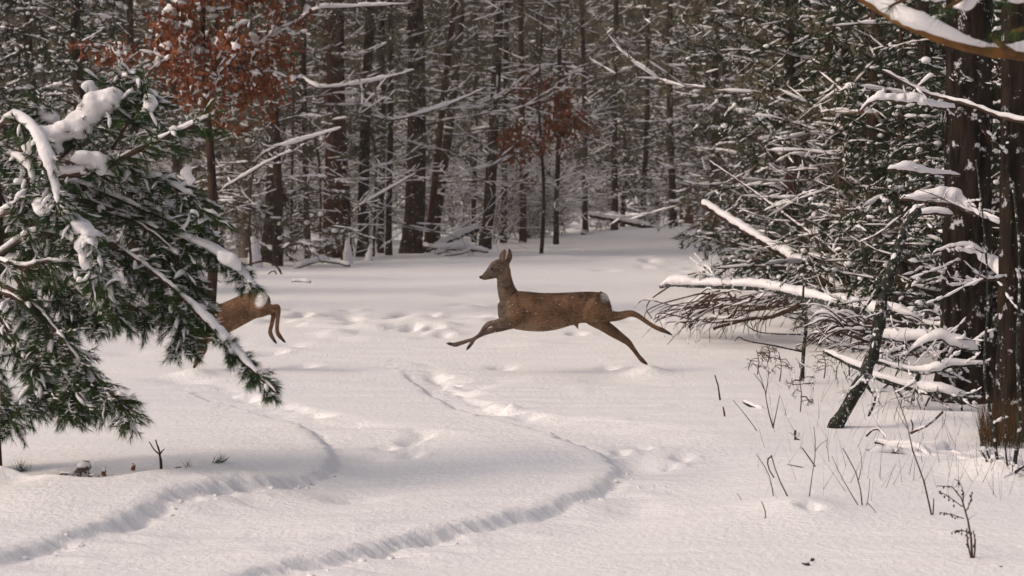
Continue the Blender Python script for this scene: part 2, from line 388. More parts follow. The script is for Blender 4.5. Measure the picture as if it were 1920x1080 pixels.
# trunks: unit radius at the base, 17 m tall, gently crooked
def trunk_mesh(seed, m, top=17, taper=.75):
    r = np.random.default_rng(seed); z = np.concatenate([[-.3, 0, .15, .4], np.linspace(1, top, 16)])
    wob = spline([[r.normal() * .35, r.normal() * .35, 0] for _ in range(7)], len(z)); wob[:4] *= .3
    rad = np.where(z < .4, 1.25 - .5 * z, 1) * (1 - taper * np.clip(z, 0, top) / top)
    k = 12; t = MB(); pts = np.stack([wob[:, 0], wob[:, 1], z], -1)
    a = np.arange(k) * 2 * np.pi / k
    v = np.stack([pts[:, 0, None] + np.cos(a) * rad[:, None], pts[:, 1, None] + np.sin(a) * rad[:, None], np.repeat(z[:, None], k, 1)], -1).reshape(-1, 3)
    i = np.arange(k); j = (i + 1) % k
    t.add(v, np.concatenate([np.stack([n * k + i, n * k + j, (n + 1) * k + j, (n + 1) * k + i], -1) for n in range(len(z) - 1)]))
    return t.mesh('trunk', m)
TRD = [trunk_mesh(i, BARK) for i in range(3)]; TRR = [trunk_mesh(i + 10, BARKR) for i in range(2)]; TRP = trunk_mesh(20, BARKP)

def crown_needles(mb, r, z0, z1, rad, n, blade=(.22, .03)):
    zz = z0 + (z1 - z0) * r.random(n // 12); rr = rad * np.sqrt(r.random(n // 12)) * (1 - .6 * ((zz - z0) / (z1 - z0)) ** 2); a = r.random(n // 12) * 2 * np.pi
    c = np.stack([rr * np.cos(a), rr * np.sin(a), zz], -1); c = np.repeat(c, 12, 0) + r.normal(size=(len(c) * 12, 3)) * .13
    needles(mb, c, r.normal(size=(len(c), 3)) + [0, 0, -.2], blade[0], blade[1], r)
    return c
# tall pines: bare snow-laden lower limbs, needle crown well above
PINES = []
for i in range(5):
    r = np.random.default_rng(100 + i)
    S = dead_branches(r, .8, 8.0, 23, .8, 3.8, 7, .018, bias=r.choice([.3, -.4, 2.8, 0]), lift=.75)
    top = dead_branches(r, 7.5, 15.5, 34, .8, 2.6, 4, .03)
    mb = MB(); segs_mesh(mb, np.vstack([S, top]), 3)
    mn = MB(); mn.add(*[]) if False else None
    nd = MB(); c = crown_needles(nd, r, 9, 16.5, 2.0, 1000, (.3, .05)); jj = r.integers(0, len(S), 420); pb = np.repeat(S[jj, 3:6], 9, 0); pb = pb[pb[:, 2] > 2.2]; needles(nd, pb, r.normal(size=pb.shape), .17, .026, r)
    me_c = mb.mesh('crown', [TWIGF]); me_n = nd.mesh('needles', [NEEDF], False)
    ms = MB(); pads_mesh(ms, snow_segs(S, .021, r, .0025, .62), 4)
    PINES.append(make_root('pine_tree', [('trunk', TRD[i % 3]), ('crown', me_c), ('needles', me_n), ('snow_cover', ms.mesh('snow_cover', [SNOW]))]))

def conifer(seed, h, rad, fine=1.0, blade=(.10, .008), nm='young_pine', nmat=NEEDM, smat=SNOW, snowth=.03, blobp=.35, tw=9, perneedle=22, z0=.25, dens=1.0, droop=-.5):
    """young pine bent by snow: whorls of limbs, twigs with needles, snow along every limb"""
    r = np.random.default_rng(seed); S = []; NP, ND = [], []; B = []
    z = z0
    while z < h - .2:
        f = 1 - (z / h); L0 = rad * (f ** .75) * (.75 + .5 * r.random())
        for k in range(r.integers(3, 6)):
            a = r.random() * 2 * math.pi; L = L0 * (.6 + .5 * r.random())
            pts, rad_ = grow(np.array([0, 0, z + r.normal() * .06]), np.array([math.cos(a), math.sin(a), .35]), L, .008 + .010 * L, 6, r, .25, droop * 1.6, droop * .3)
            S.append(to_segs(pts, rad_))
            for j in range(1, 7):
                for q in range(max(1, int(tw * L / rad / 6 + .5))):
                    dd = nrm(pts[j] - pts[j - 1]); sd_ = np.array([-dd[1], dd[0], 0]) * r.choice([-1, 1])
                    p2, r2 = grow(pts[j] - dd * r.random() * L / 6, dd * .6 + sd_ * (.3 + .7 * r.random()) + np.array([0, 0, -.15 + .4 * r.normal()]), (.15 + .3 * r.random()) * (.5 + L * .35), .005, 4, r, .75, -.5, -.1)
                    S.append(to_segs(p2, r2)); n = int(perneedle * fine)
                    t = r.random(n); ii = np.minimum((t * 4).astype(int), 3); ff = (t * 4 - ii)[:, None]
                    base = p2[ii] * (1 - ff) + p2[ii + 1] * ff; ax = nrm(p2[ii + 1] - p2[ii])
                    NP.append(base); ND.append(ax * .8 + r.normal(size=(n, 3)) * .5 + [0, 0, -.12])
                    if r.random() < blobp: B.append((p2[r.integers(1, 4)], r.random()))
        z += (.22 + .18 * r.random()) / dens
    S = np.vstack(S); mb = MB(); segs_mesh(mb, S, 3)
    nd = MB(); needles(nd, np.vstack(NP), np.vstack(ND), blade[0], blade[1], r)
    ms = MB(); pads_mesh(ms, snow_segs(S, snowth, r, .002, .5), 4)
    for p, q in B:
        s = snowth * (.8 + 1.3 * q); v, t = ico()
        ms.add(v * np.array([s * (1 + .5 * r.random()), s * (1 + .5 * r.random()), s * .8]) * (1 + .2 * np.sin(v[:, :1] * 3 + q * 9)) + p + [0, 0, s * .4], None, t)
    tm = MB(); zz = np.linspace(-.2, h, 9); tube(tm, np.stack([.03 * np.sin(zz * 2 + seed), .03 * np.cos(zz * 1.7), zz], -1), np.linspace(.035 + .012 * h, .006, 9), 8)
    return make_root(nm, [('trunk', tm.mesh('trunk', [BARK])), ('crown', mb.mesh('crown', [TWIG])), ('needles', nd.mesh('needles', [nmat], False)), ('snow_cover', ms.mesh('snow_cover', [smat]))])

def thicket(seed, h, n=5, name='bare_bush'):
    """many-stemmed leafless bush, thin twigs powdered with snow"""
    r = np.random.default_rng(seed); S = []
    for i in range(n):
        a = r.random() * 6.28; hh = h * (.6 + .4 * r.random())
        pts, rad = grow(np.array([r.normal() * .15, r.normal() * .15, -.05]), np.array([math.cos(a) * .25, math.sin(a) * .25, 1]), hh, .014, 8, r, .35)
        S.append(to_segs(pts, rad))
        for j in range(1, 9):
            for q in range(3):
                a2 = r.random() * 6.28
                p2, r2 = grow(pts[j], np.array([math.cos(a2), math.sin(a2), .35 + .3 * r.normal()]), hh * (.15 + .25 * r.random()), .007, 4, r, .45, .2)
                S.append(to_segs(p2, r2))
                for _ in range(3):
                    p3, r3 = grow(p2[r.integers(1, 5)], nrm(p2[2] - p2[1]) + r.normal(size=3) * .7, hh * .1, .004, 2, r, .5); S.append(to_segs(p3, r3))
    S = np.vstack(S); mb = MB(); segs_mesh(mb, S, 3); ms = MB(); pads_mesh(ms, snow_segs(S, .012, r, .002, .6), 3)
    return make_root(name, [('stems', mb.mesh('stems', [TWIGF])), ('snow_cover', ms.mesh('snow_cover', [SNOW]))])

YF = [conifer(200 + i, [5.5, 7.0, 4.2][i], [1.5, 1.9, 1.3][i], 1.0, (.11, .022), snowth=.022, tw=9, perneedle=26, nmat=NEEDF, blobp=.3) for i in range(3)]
YM = [conifer(300 + i, [4.6, 6.2, 7.5][i], [1.3, 1.6, 1.9][i], 1.0, (.075, .011), snowth=.015, tw=13, perneedle=62, nmat=NEEDM, blobp=.34, dens=1.2) for i in range(3)]
TH = [thicket(400 + i, [2.2, 3.2, 4.4][i], [6, 6, 5][i]) for i in range(3)]

# ------------------------------------------------------------------ the wood
occupied = []
def grp_pine(i): return PINES[i % 5]
TR = [  # base px, base py, width px, top px offset at the top of the frame, bark, label
 (460, 486, 24, 6, 'p', 'pale greyish brown trunk streaked with snow behind the tip of the snowy pine'),
 (498, 492, 26, 34, 'd', 'dark trunk leaning right beside the pale trunk at the left forest edge'),
 (514, 490, 18, 10, 'd', 'dark straight trunk just right of the pale trunk'),
 (412, 480, 16, -6, 'd', 'dark trunk half hidden behind the snowy pine bough'),
 (578, 490, 13, -8, 'd', 'slim black trunk alone left of the reddish trunk'),
 (622, 486, 38, 6, 'r', 'thick reddish pine trunk left of centre at the forest edge'),
 (648, 483, 26, -14, 'd', 'dark trunk touching the thick reddish pine trunk'),
 (680, 485, 24, 20, 'd', 'dark trunk rising from a snowy root mound right of the reddish pine'),
 (714, 478, 12, 4, 'd', 'thin dark trunk left of a slim black trunk pair'),
 (729, 482, 13, 8, 'd', 'slim black trunk with snow at its foot left of the broad dark trunk'),
 (770, 478, 44, 14, 'd', 'broad dark trunk in the middle of the left forest edge'),
 (798, 476, 15, 60, 'r', 'slim reddish trunk leaning right beside the broad dark trunk'),
 (812, 466, 20, 62, 'd', 'dark trunk leaning right between the broad trunk and the lone black one'),
 (889, 460, 10, 4, 'd', 'very thin trunk left of the lone black leaning trunk'),
 (907, 470, 25, 34, 'd', 'lone black trunk standing clear at the edge above the leaping deer'),
 (944, 462, 13, 8, 'd', 'thin dark trunk just right of the lone black trunk'),
 (980, 462, 14, -4, 'r', 'thin reddish brown trunk below the small red oak'),
 (1043, 466, 11, 4, 'd', 'thin trunk with its foot out on the snow right of the small red oak'),
 (1098, 450, 12, -6, 'd', 'thin dark trunk above the small fallen log'),
 (1152, 448, 14, 2, 'd', 'thin dark trunk above the snowy fallen pole in the background'),
 (1205, 444, 12, 8, 'd', 'slender trunk right of the background fallen pole'),
 (1262, 446, 16, -10, 'd', 'slender trunk above the bright end of the clearing'),
 (1352, 452, 18, 6, 'd', 'slender trunk behind the leaning snowy pole'),
 (1500, 535, 32, -8, 'd', 'dark trunk with a round snow cap stub behind the fallen branches'),
 (1556, 560, 34, 6, 'd', 'dark trunk right of the snow capped stub trunk'),
 (1640, 590, 22, 10, 'd', 'dark trunk deep in the snowy thicket at right'),
 (1738, 640, 26, -6, 'd', 'narrow black trunk left of the massive trunk at right'),
]
BK = {'d': TRD, 'r': TRR, 'p': [TRP]}
for k, (bx, by, wd, lean, bk, lab) in enumerate(TR):
    D = DG(by); x = W(bx, D); rr = wd / F * D / 2 * .92
    la = math.atan((lean / F * D) / 6.5)
    place(grp_pine(k), x, D, 1.0, random.random() * 6.28, (la, 0), lab, 'tree', trunk_r=rr, tr_mesh=BK[bk][k % len(BK[bk])])
    occupied.append((x, D))
def free(x, y, d):
    return all((x - a) ** 2 + (y - b) ** 2 > d * d for a, b in occupied)
def edge_y(x):                           # near edge of the wood at world x
    return np.interp(x, [-14, -7, -6, -2, .5, 2.5, 6.5, 9], [30, 38, 44, 47, 52, 60, 62, 40])
n = 0
while n < 85:
    y = 46 + 70 * random.random() ** 1.2; x = (random.random() - .5) * 2 * (.30 * y + 2)
    if y < edge_y(x) + 2.5 or not free(x, y, 1.3): continue
    occupied.append((x, y))
    rr = .06 + .10 * random.random()
    place(grp_pine(random.randrange(5)), x, y, .9 + .25 * random.random(), random.random() * 6.28, (random.gauss(0, .02), random.gauss(0, .02)),
          'slender dark pine trunk standing deep in the snowy wood behind the clearing', 'tree', 'pines deep in the wood', trunk_r=rr, tr_mesh=random.choice(TRD + TRR))
    n += 1
# saplings and leafless bushes filling the wood behind the clearing
n = 0
while n < 60:
    y = 45 + 50 * random.random() ** 1.4; x = (random.random() - .5) * 2 * (.29 * y + 1)
    if y < edge_y(x) + (1.5 if x > -1 else 3): continue
    if x < 1 and random.random() < .45: continue
    place(YF[random.randrange(3)], x, y, .75 + .6 * random.random(), random.random() * 6.28, (0, 0),
          'snow covered young pine among the trunks behind the clearing', 'tree', 'young pines under the trees')
    n += 1
n = 0
while n < 150:
    y = 44 + 36 * random.random() ** 1.3; x = (random.random() - .5) * 2 * (.29 * y + 1)
    if y < edge_y(x) + .8: continue
    place(TH[random.randrange(3)], x, y, .7 + .6 * random.random(), random.random() * 6.28, (0, 0),
          'leafless bush powdered with snow on the floor of the wood', 'bush', 'bare bushes under the trees')
    n += 1
# left flank: snowy young pines behind the near bough
for (px, D, s, T, lab) in [(60, 34, 1.2, YF[1], 'tall snowy young pine at the far left above the near bough'), (150, 30, 1.1, YM[2], 'snowy young pine seen over the big snow lump of the near bough'),
                        (250, 38, 1.2, YF[1], 'snowy young pine left of the red oak'), (-20, 26, 1.0, YM[1], 'snowy young pine cut by the left picture edge'),
                        (520, 40, 1.25, YF[0], 'young pine with drooping snow fingers right of the red oak'), (330, 42, 1.3, YF[1], 'snowy young pine standing behind the red oak')]:
    place(T, W(px, D), D, s, random.random() * 6, (0, 0), lab, 'tree')
# right flank: dense snowy pines standing from the clearing's edge back
RF = [(1390, 44, 1.1, YF[1], 'snowy young pine above the leaning pole at the bright end of the clearing'), (1450, 38, 1.2, YF[0], 'snowy young pine behind the stub trunk'),
      (1480, 30, 1.15, YM[2], 'bushy snowy pine leaning over the fallen branches'), (1580, 27, 1.1, YM[1], 'dense snowy pine between the two dark trunks at right'),
      (1640, 23, 1.1, YM[2], 'dense snowy pine behind the mossy leaning stem'), (1690, 19.5, .85, YM[0], 'small snowy pine left of the massive trunk'),
      (1800, 21, 1.15, YM[2], 'dark snowy pine behind the massive trunk'), (1930, 18, 1.0, YM[1], 'snowy pine at the right picture edge'),
      (1560, 33, 1.3, YM[2], 'tall snowy pine in the second row of the right thicket'), (1700, 30, 1.3, YM[1], 'tall snowy pine deep behind the narrow black trunk'),
      (1860, 27, 1.3, YM[2], 'tall snowy pine deep behind the massive trunk'), (1340, 52, 1.3, YF[1], 'snowy pine closing the clearing right of centre'),
      (1530, 46, 1.4, YF[1], 'snowy pine far back above the fallen branches'), (1650, 42, 1.5, YF[1], 'snowy pine in the last row of the right thicket'),
      (1400, 34, .55, YM[0], 'knee high snowy sapling by the leaning pole')]
for (px, D, s, T, lab) in RF:
    place(T, W(px, D), D, s, random.random() * 6, (0, 0), lab, 'tree')
for i in range(13):
    D = 17.5 + 11 * random.random(); px = 1700 + 300 * (i + random.random()) / 13
    place(YM[random.randrange(3)], W(px, D), D, .7 + .5 * random.random(), random.random() * 6, (0, 0), 'dark green pine dusted with snow packed into the right thicket', 'tree', 'pines packed into the right thicket')
for i in range(9):
    D = 20 + 12 * random.random(); px = 1540 + 400 * random.random()
    place(TH[random.randrange(3)], W(px, D), D, .5 + .5 * random.random(), random.random() * 6, (0, 0), 'low leafless bush with snow in the right thicket', 'bush', 'bare bushes in the right thicket')

for i, (x, y) in enumerate([(-9, 7), (-13, 13), (-11, 19), (-15, 24), (-13, 31), (-17, 9), (-19, 17), (-20, 28), (-12, 37), (-9.5, 1)]):  # out-of-view pines added to throw soft dappled shade over the clearing
    place(grp_pine(i), x, y, .8 + .2 * random.random(), i * 1.3, (0, 0), 'unseen tall pine added left of the clearing to cast soft shade', 'tree', 'unseen pines added for shade on the left', trunk_r=.13)
# far wood closing the view
mb = MB(); ms = MB(); r = np.random.default_rng(55); n = 26000
y = 100 + 45 * r.random(n); x = (r.random(n) - .5) * 2 * (.42 * y); z = 14 * r.random(n) ** .9 + (y - 100) * .08
c = np.stack([x, y, z], -1)
needles(mb, c, r.normal(size=(n, 3)) * [1, 1, .8], 1.3, .45, r)
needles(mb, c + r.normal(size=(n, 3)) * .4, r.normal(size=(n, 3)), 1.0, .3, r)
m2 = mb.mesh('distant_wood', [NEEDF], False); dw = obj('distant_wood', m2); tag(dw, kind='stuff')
tag(dw, 'far dark wood closing the view behind all the trunks', 'wood')

# ------------------------------------------------------------------ red oaks that kept their leaves
def oak(name, label, px, D, rad, zc, zh, nclump, seed, leaf=.095, snowy=.5, trunk_r=.07, h=6.5, dx=0):
    r = np.random.default_rng(seed); x = W(px, D); root = thing(name, label, 'tree', (x, D, h1(x, D)))
    tm = MB(); zz = np.linspace(-.2, h, 10); pts = np.stack([.06 * np.sin(zz * 1.3), .05 * np.cos(zz), zz], -1); tube(tm, pts, np.linspace(trunk_r, .012, 10), 8)
    obj('trunk', tm.mesh('trunk', [BARK]), root)
    S = []; lv = MB(); sn = MB(); cl = []
    nb = max(8, nclump // 12)
    for i in range(nb):
        z = zc + zh * (2 * r.random() - 1); a = r.random() * 6.28; L = rad * (.55 + .6 * r.random()) * math.sqrt(max(.15, 1 - ((z - zc) / zh / 1.15) ** 2))
        z0 = min(z - .3 * L, h - .3)
        p, q = grow(np.array([0, 0, max(.6, z0)]), np.array([math.cos(a), math.sin(a), .35]), L, .014, 7, r, .4, -.3); S.append(to_segs(p, q))
        for k in range(12):
            j = r.integers(2, 8); p2, q2 = grow(p[j], nrm(p[j] - p[j - 1]) * .6 + r.normal(size=3) * .7, .15 + .35 * r.random(), .005, 3, r, .4, -.2); S.append(to_segs(p2, q2)); cl.append(p2[-1]); cl.append(p2[2])
    cl = np.array(cl)[:nclump * 2]
    nl = 15; c = np.repeat(cl, nl, 0) + r.normal(size=(len(cl) * nl, 3)) * .075; n = len(c)
    d = nrm(r.normal(size=(n, 3)) + [0, 0, -1.3]); s_ = nrm(np.cross(d, r.normal(size=(n, 3)))); f = nrm(np.cross(d, s_))
    L = (leaf * (.6 + .6 * r.random(n)))[:, None]
    v = np.stack([c, c + d * L * .5 + s_ * L * .32 + f * L * .1, c + d * L, c + d * L * .5 - s_ * L * .32 + f * L * .1], 1).reshape(-1, 3)
    b = np.arange(n)[:, None] * 4; lv.add(v, None, np.concatenate([b + [0, 1, 2], b + [0, 2, 3]]))
    S = np.vstack(S); cm = MB(); segs_mesh(cm, S, 4); pads_mesh(sn, snow_segs(S, .022, r, .002, .8), 5)
    for p in cl:
        if r.random() < snowy: q = .014 + .03 * r.random() ** 1.5; blob(sn, p + r.normal(size=3) * .05 + [0, 0, .05], q * (1 + r.random()), q, q * (.7 + 1.2 * r.random()), r, .35)
    obj('crown', cm.mesh('crown', [TWIG]), root); obj('leaves', lv.mesh('leaves', [OAKL], False), root); obj('snow_cover', sn.mesh('snow_cover', [SNOW]), root)
oak('oak_tree', 'oak still holding rusty red leaves weighed down with snow, upper left', 392, 25, 1.35, 4.0, 1.25, 270, 71, snowy=.95)
oak('oak_tree', 'small oak with dull red leaves deep in the wood right of the lone black trunk', 1015, 46, .95, 2.85, 1.05, 85, 72, leaf=.11, snowy=.3, trunk_r=.05, h=5.5)

# ------------------------------------------------------------------ deer
def coat_mat():
    m = bpy.data.materials.new('deer_coat'); m.use_nodes = True; t = m.node_tree; N = t.nodes; L = t.links; b = N['Principled BSDF']
    b.inputs['Roughness'].default_value = .85; b.inputs['Specular IOR Level'].default_value = .15
    at = N.new('ShaderNodeAttribute'); at.attribute_name = 'coat'
    tc = N.new('ShaderNodeTexCoord'); mp = N.new('ShaderNodeMapping'); mp.inputs['Scale'].default_value = (34, 34, 85); L.new(tc.outputs['Object'], mp.inputs[0])
    n = N.new('ShaderNodeTexNoise'); n.inputs['Scale'].default_value = 1; n.inputs['Detail'].default_value = 5; L.new(mp.outputs[0], n.inputs['Vector'])
    n2 = N.new('ShaderNodeTexNoise'); n2.inputs['Scale'].default_value = 9; n2.inputs['Detail'].default_value = 3; L.new(tc.outputs['Object'], n2.inputs['Vector'])
    ad = N.new('ShaderNodeMath'); ad.operation = 'ADD'; L.new(n.outputs[0], ad.inputs[0]); L.new(n2.outputs[0], ad.inputs[1])
    mr = N.new('ShaderNodeMapRange'); mr.inputs['From Min'].default_value = .65; mr.inputs['From Max'].default_value = 1.35; mr.inputs['To Min'].default_value = .30; mr.inputs['To Max'].default_value = 1.9
    L.new(ad.outputs[0], mr.inputs[0])
    mx = N.new('ShaderNodeVectorMath'); mx.operation = 'SCALE'; L.new(at.outputs['Color'], mx.inputs[0]); L.new(mr.outputs[0], mx.inputs['Scale']); L.new(mx.outputs[0], b.inputs['Base Color'])
    bp = N.new('ShaderNodeBump'); bp.inputs['Strength'].default_value = .6; bp.inputs['Distance'].default_value = .006; L.new(n.outputs[0], bp.inputs['Height']); L.new(bp.outputs[0], b.inputs['Normal'])
    return m
COAT = coat_mat()
def make_deer(label, conv, mpp, D, chains, hooves, eye, nose, colour, origin):
    """chains: rows (u, v, half height, half width, side offset m) measured along the side view, built at real size"""
    root = thing('roe_deer', label, 'deer', origin); o3 = np.array(origin)
    def pt(u, v, y=0): p = P(*conv(u, v), D); return np.array([p[0], D + y, p[2]]) - o3
    mb = MB(); k = 18; a = np.arange(k) * 2 * np.pi / k
    for ch in chains:
        ch = np.asarray(ch, float); n = max(12, len(ch) * 4); cs = spline(ch, n)
        p = np.array([pt(q[0], q[1], q[4]) for q in cs]); d = nrm(np.gradient(p, axis=0)); s = np.tile([0, 1., 0], (n, 1)); s = nrm(s - d * (s * d).sum(1)[:, None]); u = np.cross(s, d)
        ru = (np.maximum(cs[:, 2], 2) + (cs[:, 2] < 50) * 1.8) * mpp; rl = np.maximum(cs[:, 3], 2) * mpp
        v = (p[:, None] + s[:, None] * np.cos(a)[None, :, None] * rl[:, None, None] + u[:, None] * np.sin(a)[None, :, None] * ru[:, None, None]).reshape(-1, 3)
        i = np.arange(k); j = (i + 1) % k
        q = np.concatenate([np.stack([m * k + i, m * k + j, (m + 1) * k + j, (m + 1) * k + i], -1) for m in range(n - 1)])
        v = np.vstack([v, p[0] - d[0] * ru[0] * .5, p[-1] + d[-1] * ru[-1] * .5])
        t = np.concatenate([np.stack([j, i, np.full(k, n * k)], -1), np.stack([(n - 1) * k + i, (n - 1) * k + j, np.full(k, n * k + 1)], -1)])
        mb.add(v, q, t)
    body = obj('body', mb.mesh('body', [COAT]), root); me = remesh(body, .0062, 9, [COAT])
    nv = len(me.vertices); co = np.empty(nv * 3, np.float32); me.vertices.foreach_get('co', co); co = co.reshape(-1, 3) + o3
    # back to side view coordinates for the coat's markings and the bounced light painted on its belly
    c_, s_ = math.cos(PITCH), math.sin(PITCH); yy = D; dz = co[:, 2] - CAMZ
    depth = yy * c_ - dz * s_; up = yy * s_ + dz * c_; px = 960 + F * co[:, 0] / depth; py = 540 - F * up / depth
    col = colour(px, py, co, nv)
    at = me.color_attributes.new('coat', 'FLOAT_COLOR', 'POINT'); at.data.foreach_set('color', np.hstack([col, np.ones((nv, 1))]).astype(np.float32).ravel())
    fr = np.random.default_rng(5); nn_ = np.empty(nv * 3, np.float32); me.vertices.foreach_get('normal', nn_); nn_ = nn_.reshape(-1, 3); pick = np.where((nn_[:, 1] < -.2) & (py < np.percentile(py, 80)))[0]; pick = fr.choice(pick, 70)
    fm = MB(); octas(fm, co[pick] - o3 + nn_[pick] * .003, .0016 + .0035 * fr.random(70) ** 2); obj('snow_flecks', fm.mesh('snow_flecks', [SNOW]), root)
    for (u0, v0, u1, v1, y, w_) in hooves:
        hm = MB()
        for sgn in (-1, 1): tube(hm, [pt(u0, v0, y + sgn * .006), pt((u0 + u1) / 2, (v0 + v1) / 2, y + sgn * .008), pt(u1, v1, y + sgn * .006)], np.array([w_, w_ * .85, w_ * .25]) * mpp, 8)
        obj('hoof', hm.mesh('hoof', [HOOF]), root)
    for (u, v, y, r_) in eye:
        e = MB(); blob(e, pt(u, v, y), r_ * mpp, r_ * mpp * .7, r_ * mpp * .8, np.random.default_rng(1), 0); obj('eye', e.mesh('eye', [EYE]), root)
    for (u, v, r_) in nose:
        e = MB(); blob(e, pt(u, v, 0), r_ * mpp, r_ * mpp * 1.1, r_ * mpp * .9, np.random.default_rng(1), 0); obj('nose', e.mesh('nose', [HOOF]), root)
    return root
c1 = lambda u, v: (820 + u / 4.154, 440 + v / 4.154)
def lt(rows): return [(u, (t + b) / 2, (b - t) / 2, l, 0) for u, t, b, l in rows]
D1 = [lt([(505, 470, 640, 42), (550, 440, 705, 72), (620, 435, 738, 92), (700, 441, 752, 98), (800, 450, 758, 98), (900, 450, 746, 96), (1000, 447, 717, 82), (1100, 443, 692, 72), (1180, 441, 692, 78), (1250, 446, 700, 88), (1298, 458, 688, 74), (1330, 505, 650, 48)]),
      [(640, 560, 120, 70, 0), (575, 505, 92, 56, 0), (542, 440, 74, 46, 0), (527, 375, 64, 40, 0), (522, 315, 55, 36, 0), (522, 260, 46, 32, 0)],
      [(545, 225, 36, 28, 0), (505, 245, 64, 40, 0), (460, 272, 70, 40, 0), (422, 297, 52, 33, 0), (392, 316, 36, 24, 0), (364, 330, 25, 19, 0), (345, 337, 15, 14, 0)],
      [(515, 222, 20, 12, -.035), (505, 185, 26, 10, -.055), (512, 148, 25, 8, -.065), (525, 122, 14, 6, -.07), (531, 110, 5, 4, -.07)],
      [(540, 225, 20, 12, .03), (558, 185, 24, 10, .045), (565, 150, 20, 8, .05), (562, 125, 12, 6, .055), (556, 109, 5, 4, .055)],
      [(640, 560, 95, 34, -.075), (610, 645, 78, 38, -.082), (545, 668, 58, 32, -.078), (470, 686, 32, 24, -.07), (410, 690, 22, 18, -.07), (375, 715, 20, 17, -.07), (340, 765, 16, 15, -.07), (295, 802, 14, 13, -.07), (235, 823, 14, 13, -.07), (175, 842, 17, 14, -.07), (140, 852, 18, 14, -.07), (100, 846, 10, 10, -.07)],
      [(640, 660, 70, 34, .06), (560, 705, 38, 28, .06), (480, 735, 26, 22, .06), (410, 752, 23, 18, .06), (350, 778, 18, 15, .06), (305, 802, 15, 13, .06), (280, 822, 15, 13, .06), (265, 850, 15, 13, .06), (245, 878, 10, 10, .06)],
      [(1190, 560, 118, 44, -.066), (1265, 598, 92, 44, -.068), (1350, 630, 46, 36, -.06), (1420, 628, 34, 26, -.065), (1480, 612, 28, 20, -.07), (1520, 612, 24, 17, -.07), (1570, 635, 20, 15, -.07), (1630, 678, 17, 14, -.07), (1690, 715, 17, 14, -.07), (1745, 738, 19, 15, -.07), (1785, 755, 12, 11, -.07)],
      [(1180, 600, 90, 46, .05), (1230, 655, 72, 42, .055), (1300, 710, 50, 36, .06), (1370, 760, 42, 28, .065), (1440, 808, 32, 22, .07), (1490, 845, 26, 18, .07), (1530, 895, 18, 15, .07), (1570, 950, 16, 14, .07), (1600, 985, 18, 14, .07), (1622, 1002, 12, 12, .07)],
      [(1060, 670, 32, 24, 0), (1082, 700, 16, 12, 0), (1097, 735, 5, 5, 0)],
      [(1270, 480, 42, 40, 0), (1305, 480, 22, 30, 0), (1318, 492, 16, 14, 0)]]
def smoothmask(v, a, b): return sm(a, b, v)[:, None]
BROWN = np.array([.106, .060, .034]); GREYB = np.array([.088, .064, .050]); PALE = np.array([.24, .165, .105]); WHITE = np.array([.62, .58, .54]); DARK = np.array([.030, .020, .016])
def col1(px, py, co, nv):
    u = (px - 820) * 4.154; v = (py - 440) * 4.154; c = np.tile(BROWN, (nv, 1))
    def mixc(c, m, k): return c * (1 - m) + k * m
    c = mixc(c, smoothmask(-u, -620, -470), GREYB)
    c = mixc(c, smoothmask(v, 650, 760) * smoothmask(u, 560, 640) * smoothmask(-u, -1260, -1120) * .7, PALE * .8)  # pale belly fur, with bounced light put into the coat colour
    c = mixc(c, smoothmask(-v, -500, -440) * smoothmask(u, 620, 700) * .7, DARK)
    d = np.hypot((u - 1312) / 44, (v - 486) / 38); c = mixc(c, smoothmask(-d, -1.35, -.5), WHITE * .7)
    c = mixc(c, smoothmask(-(np.hypot((u - 370) / 38, (v - 357) / 12)), -1.3, -.7) * .7, PALE * 1.2)
    c = mixc(c, smoothmask(-u, -358, -345) * smoothmask(v, 250, 300) * smoothmask(-v, -400, -380), DARK)
    c = mixc(c, smoothmask(-(np.hypot((u - 505) / 16, (v - 180) / 32)), -1.3, -.7) * .7, PALE * .8)
    c = mixc(c, smoothmask(-(np.hypot((u - 560) / 16, (v - 118) / 20)), -1.3, -.7), DARK)
    return c
g1 = onG(1215, 690)
make_deer('leaping roe deer stretched out in mid air across the open snow, facing left', c1, 1 / (4.154 * F / 17.5), 17.5, D1,
          [(112, 848, 74, 841, -.07, 13), (252, 868, 226, 903, .06, 13), (1770, 748, 1824, 777, -.07, 14), (1612, 996, 1642, 1016, .07, 14)],
          [(422, 265, -.043, 14), (422, 265, .043, 14)], [(341, 331, 16)], col1, (g1[0], 17.5, g1[2]))
c2 = lambda u, v: (300 + u / 4.91, 500 + v / 4.91)
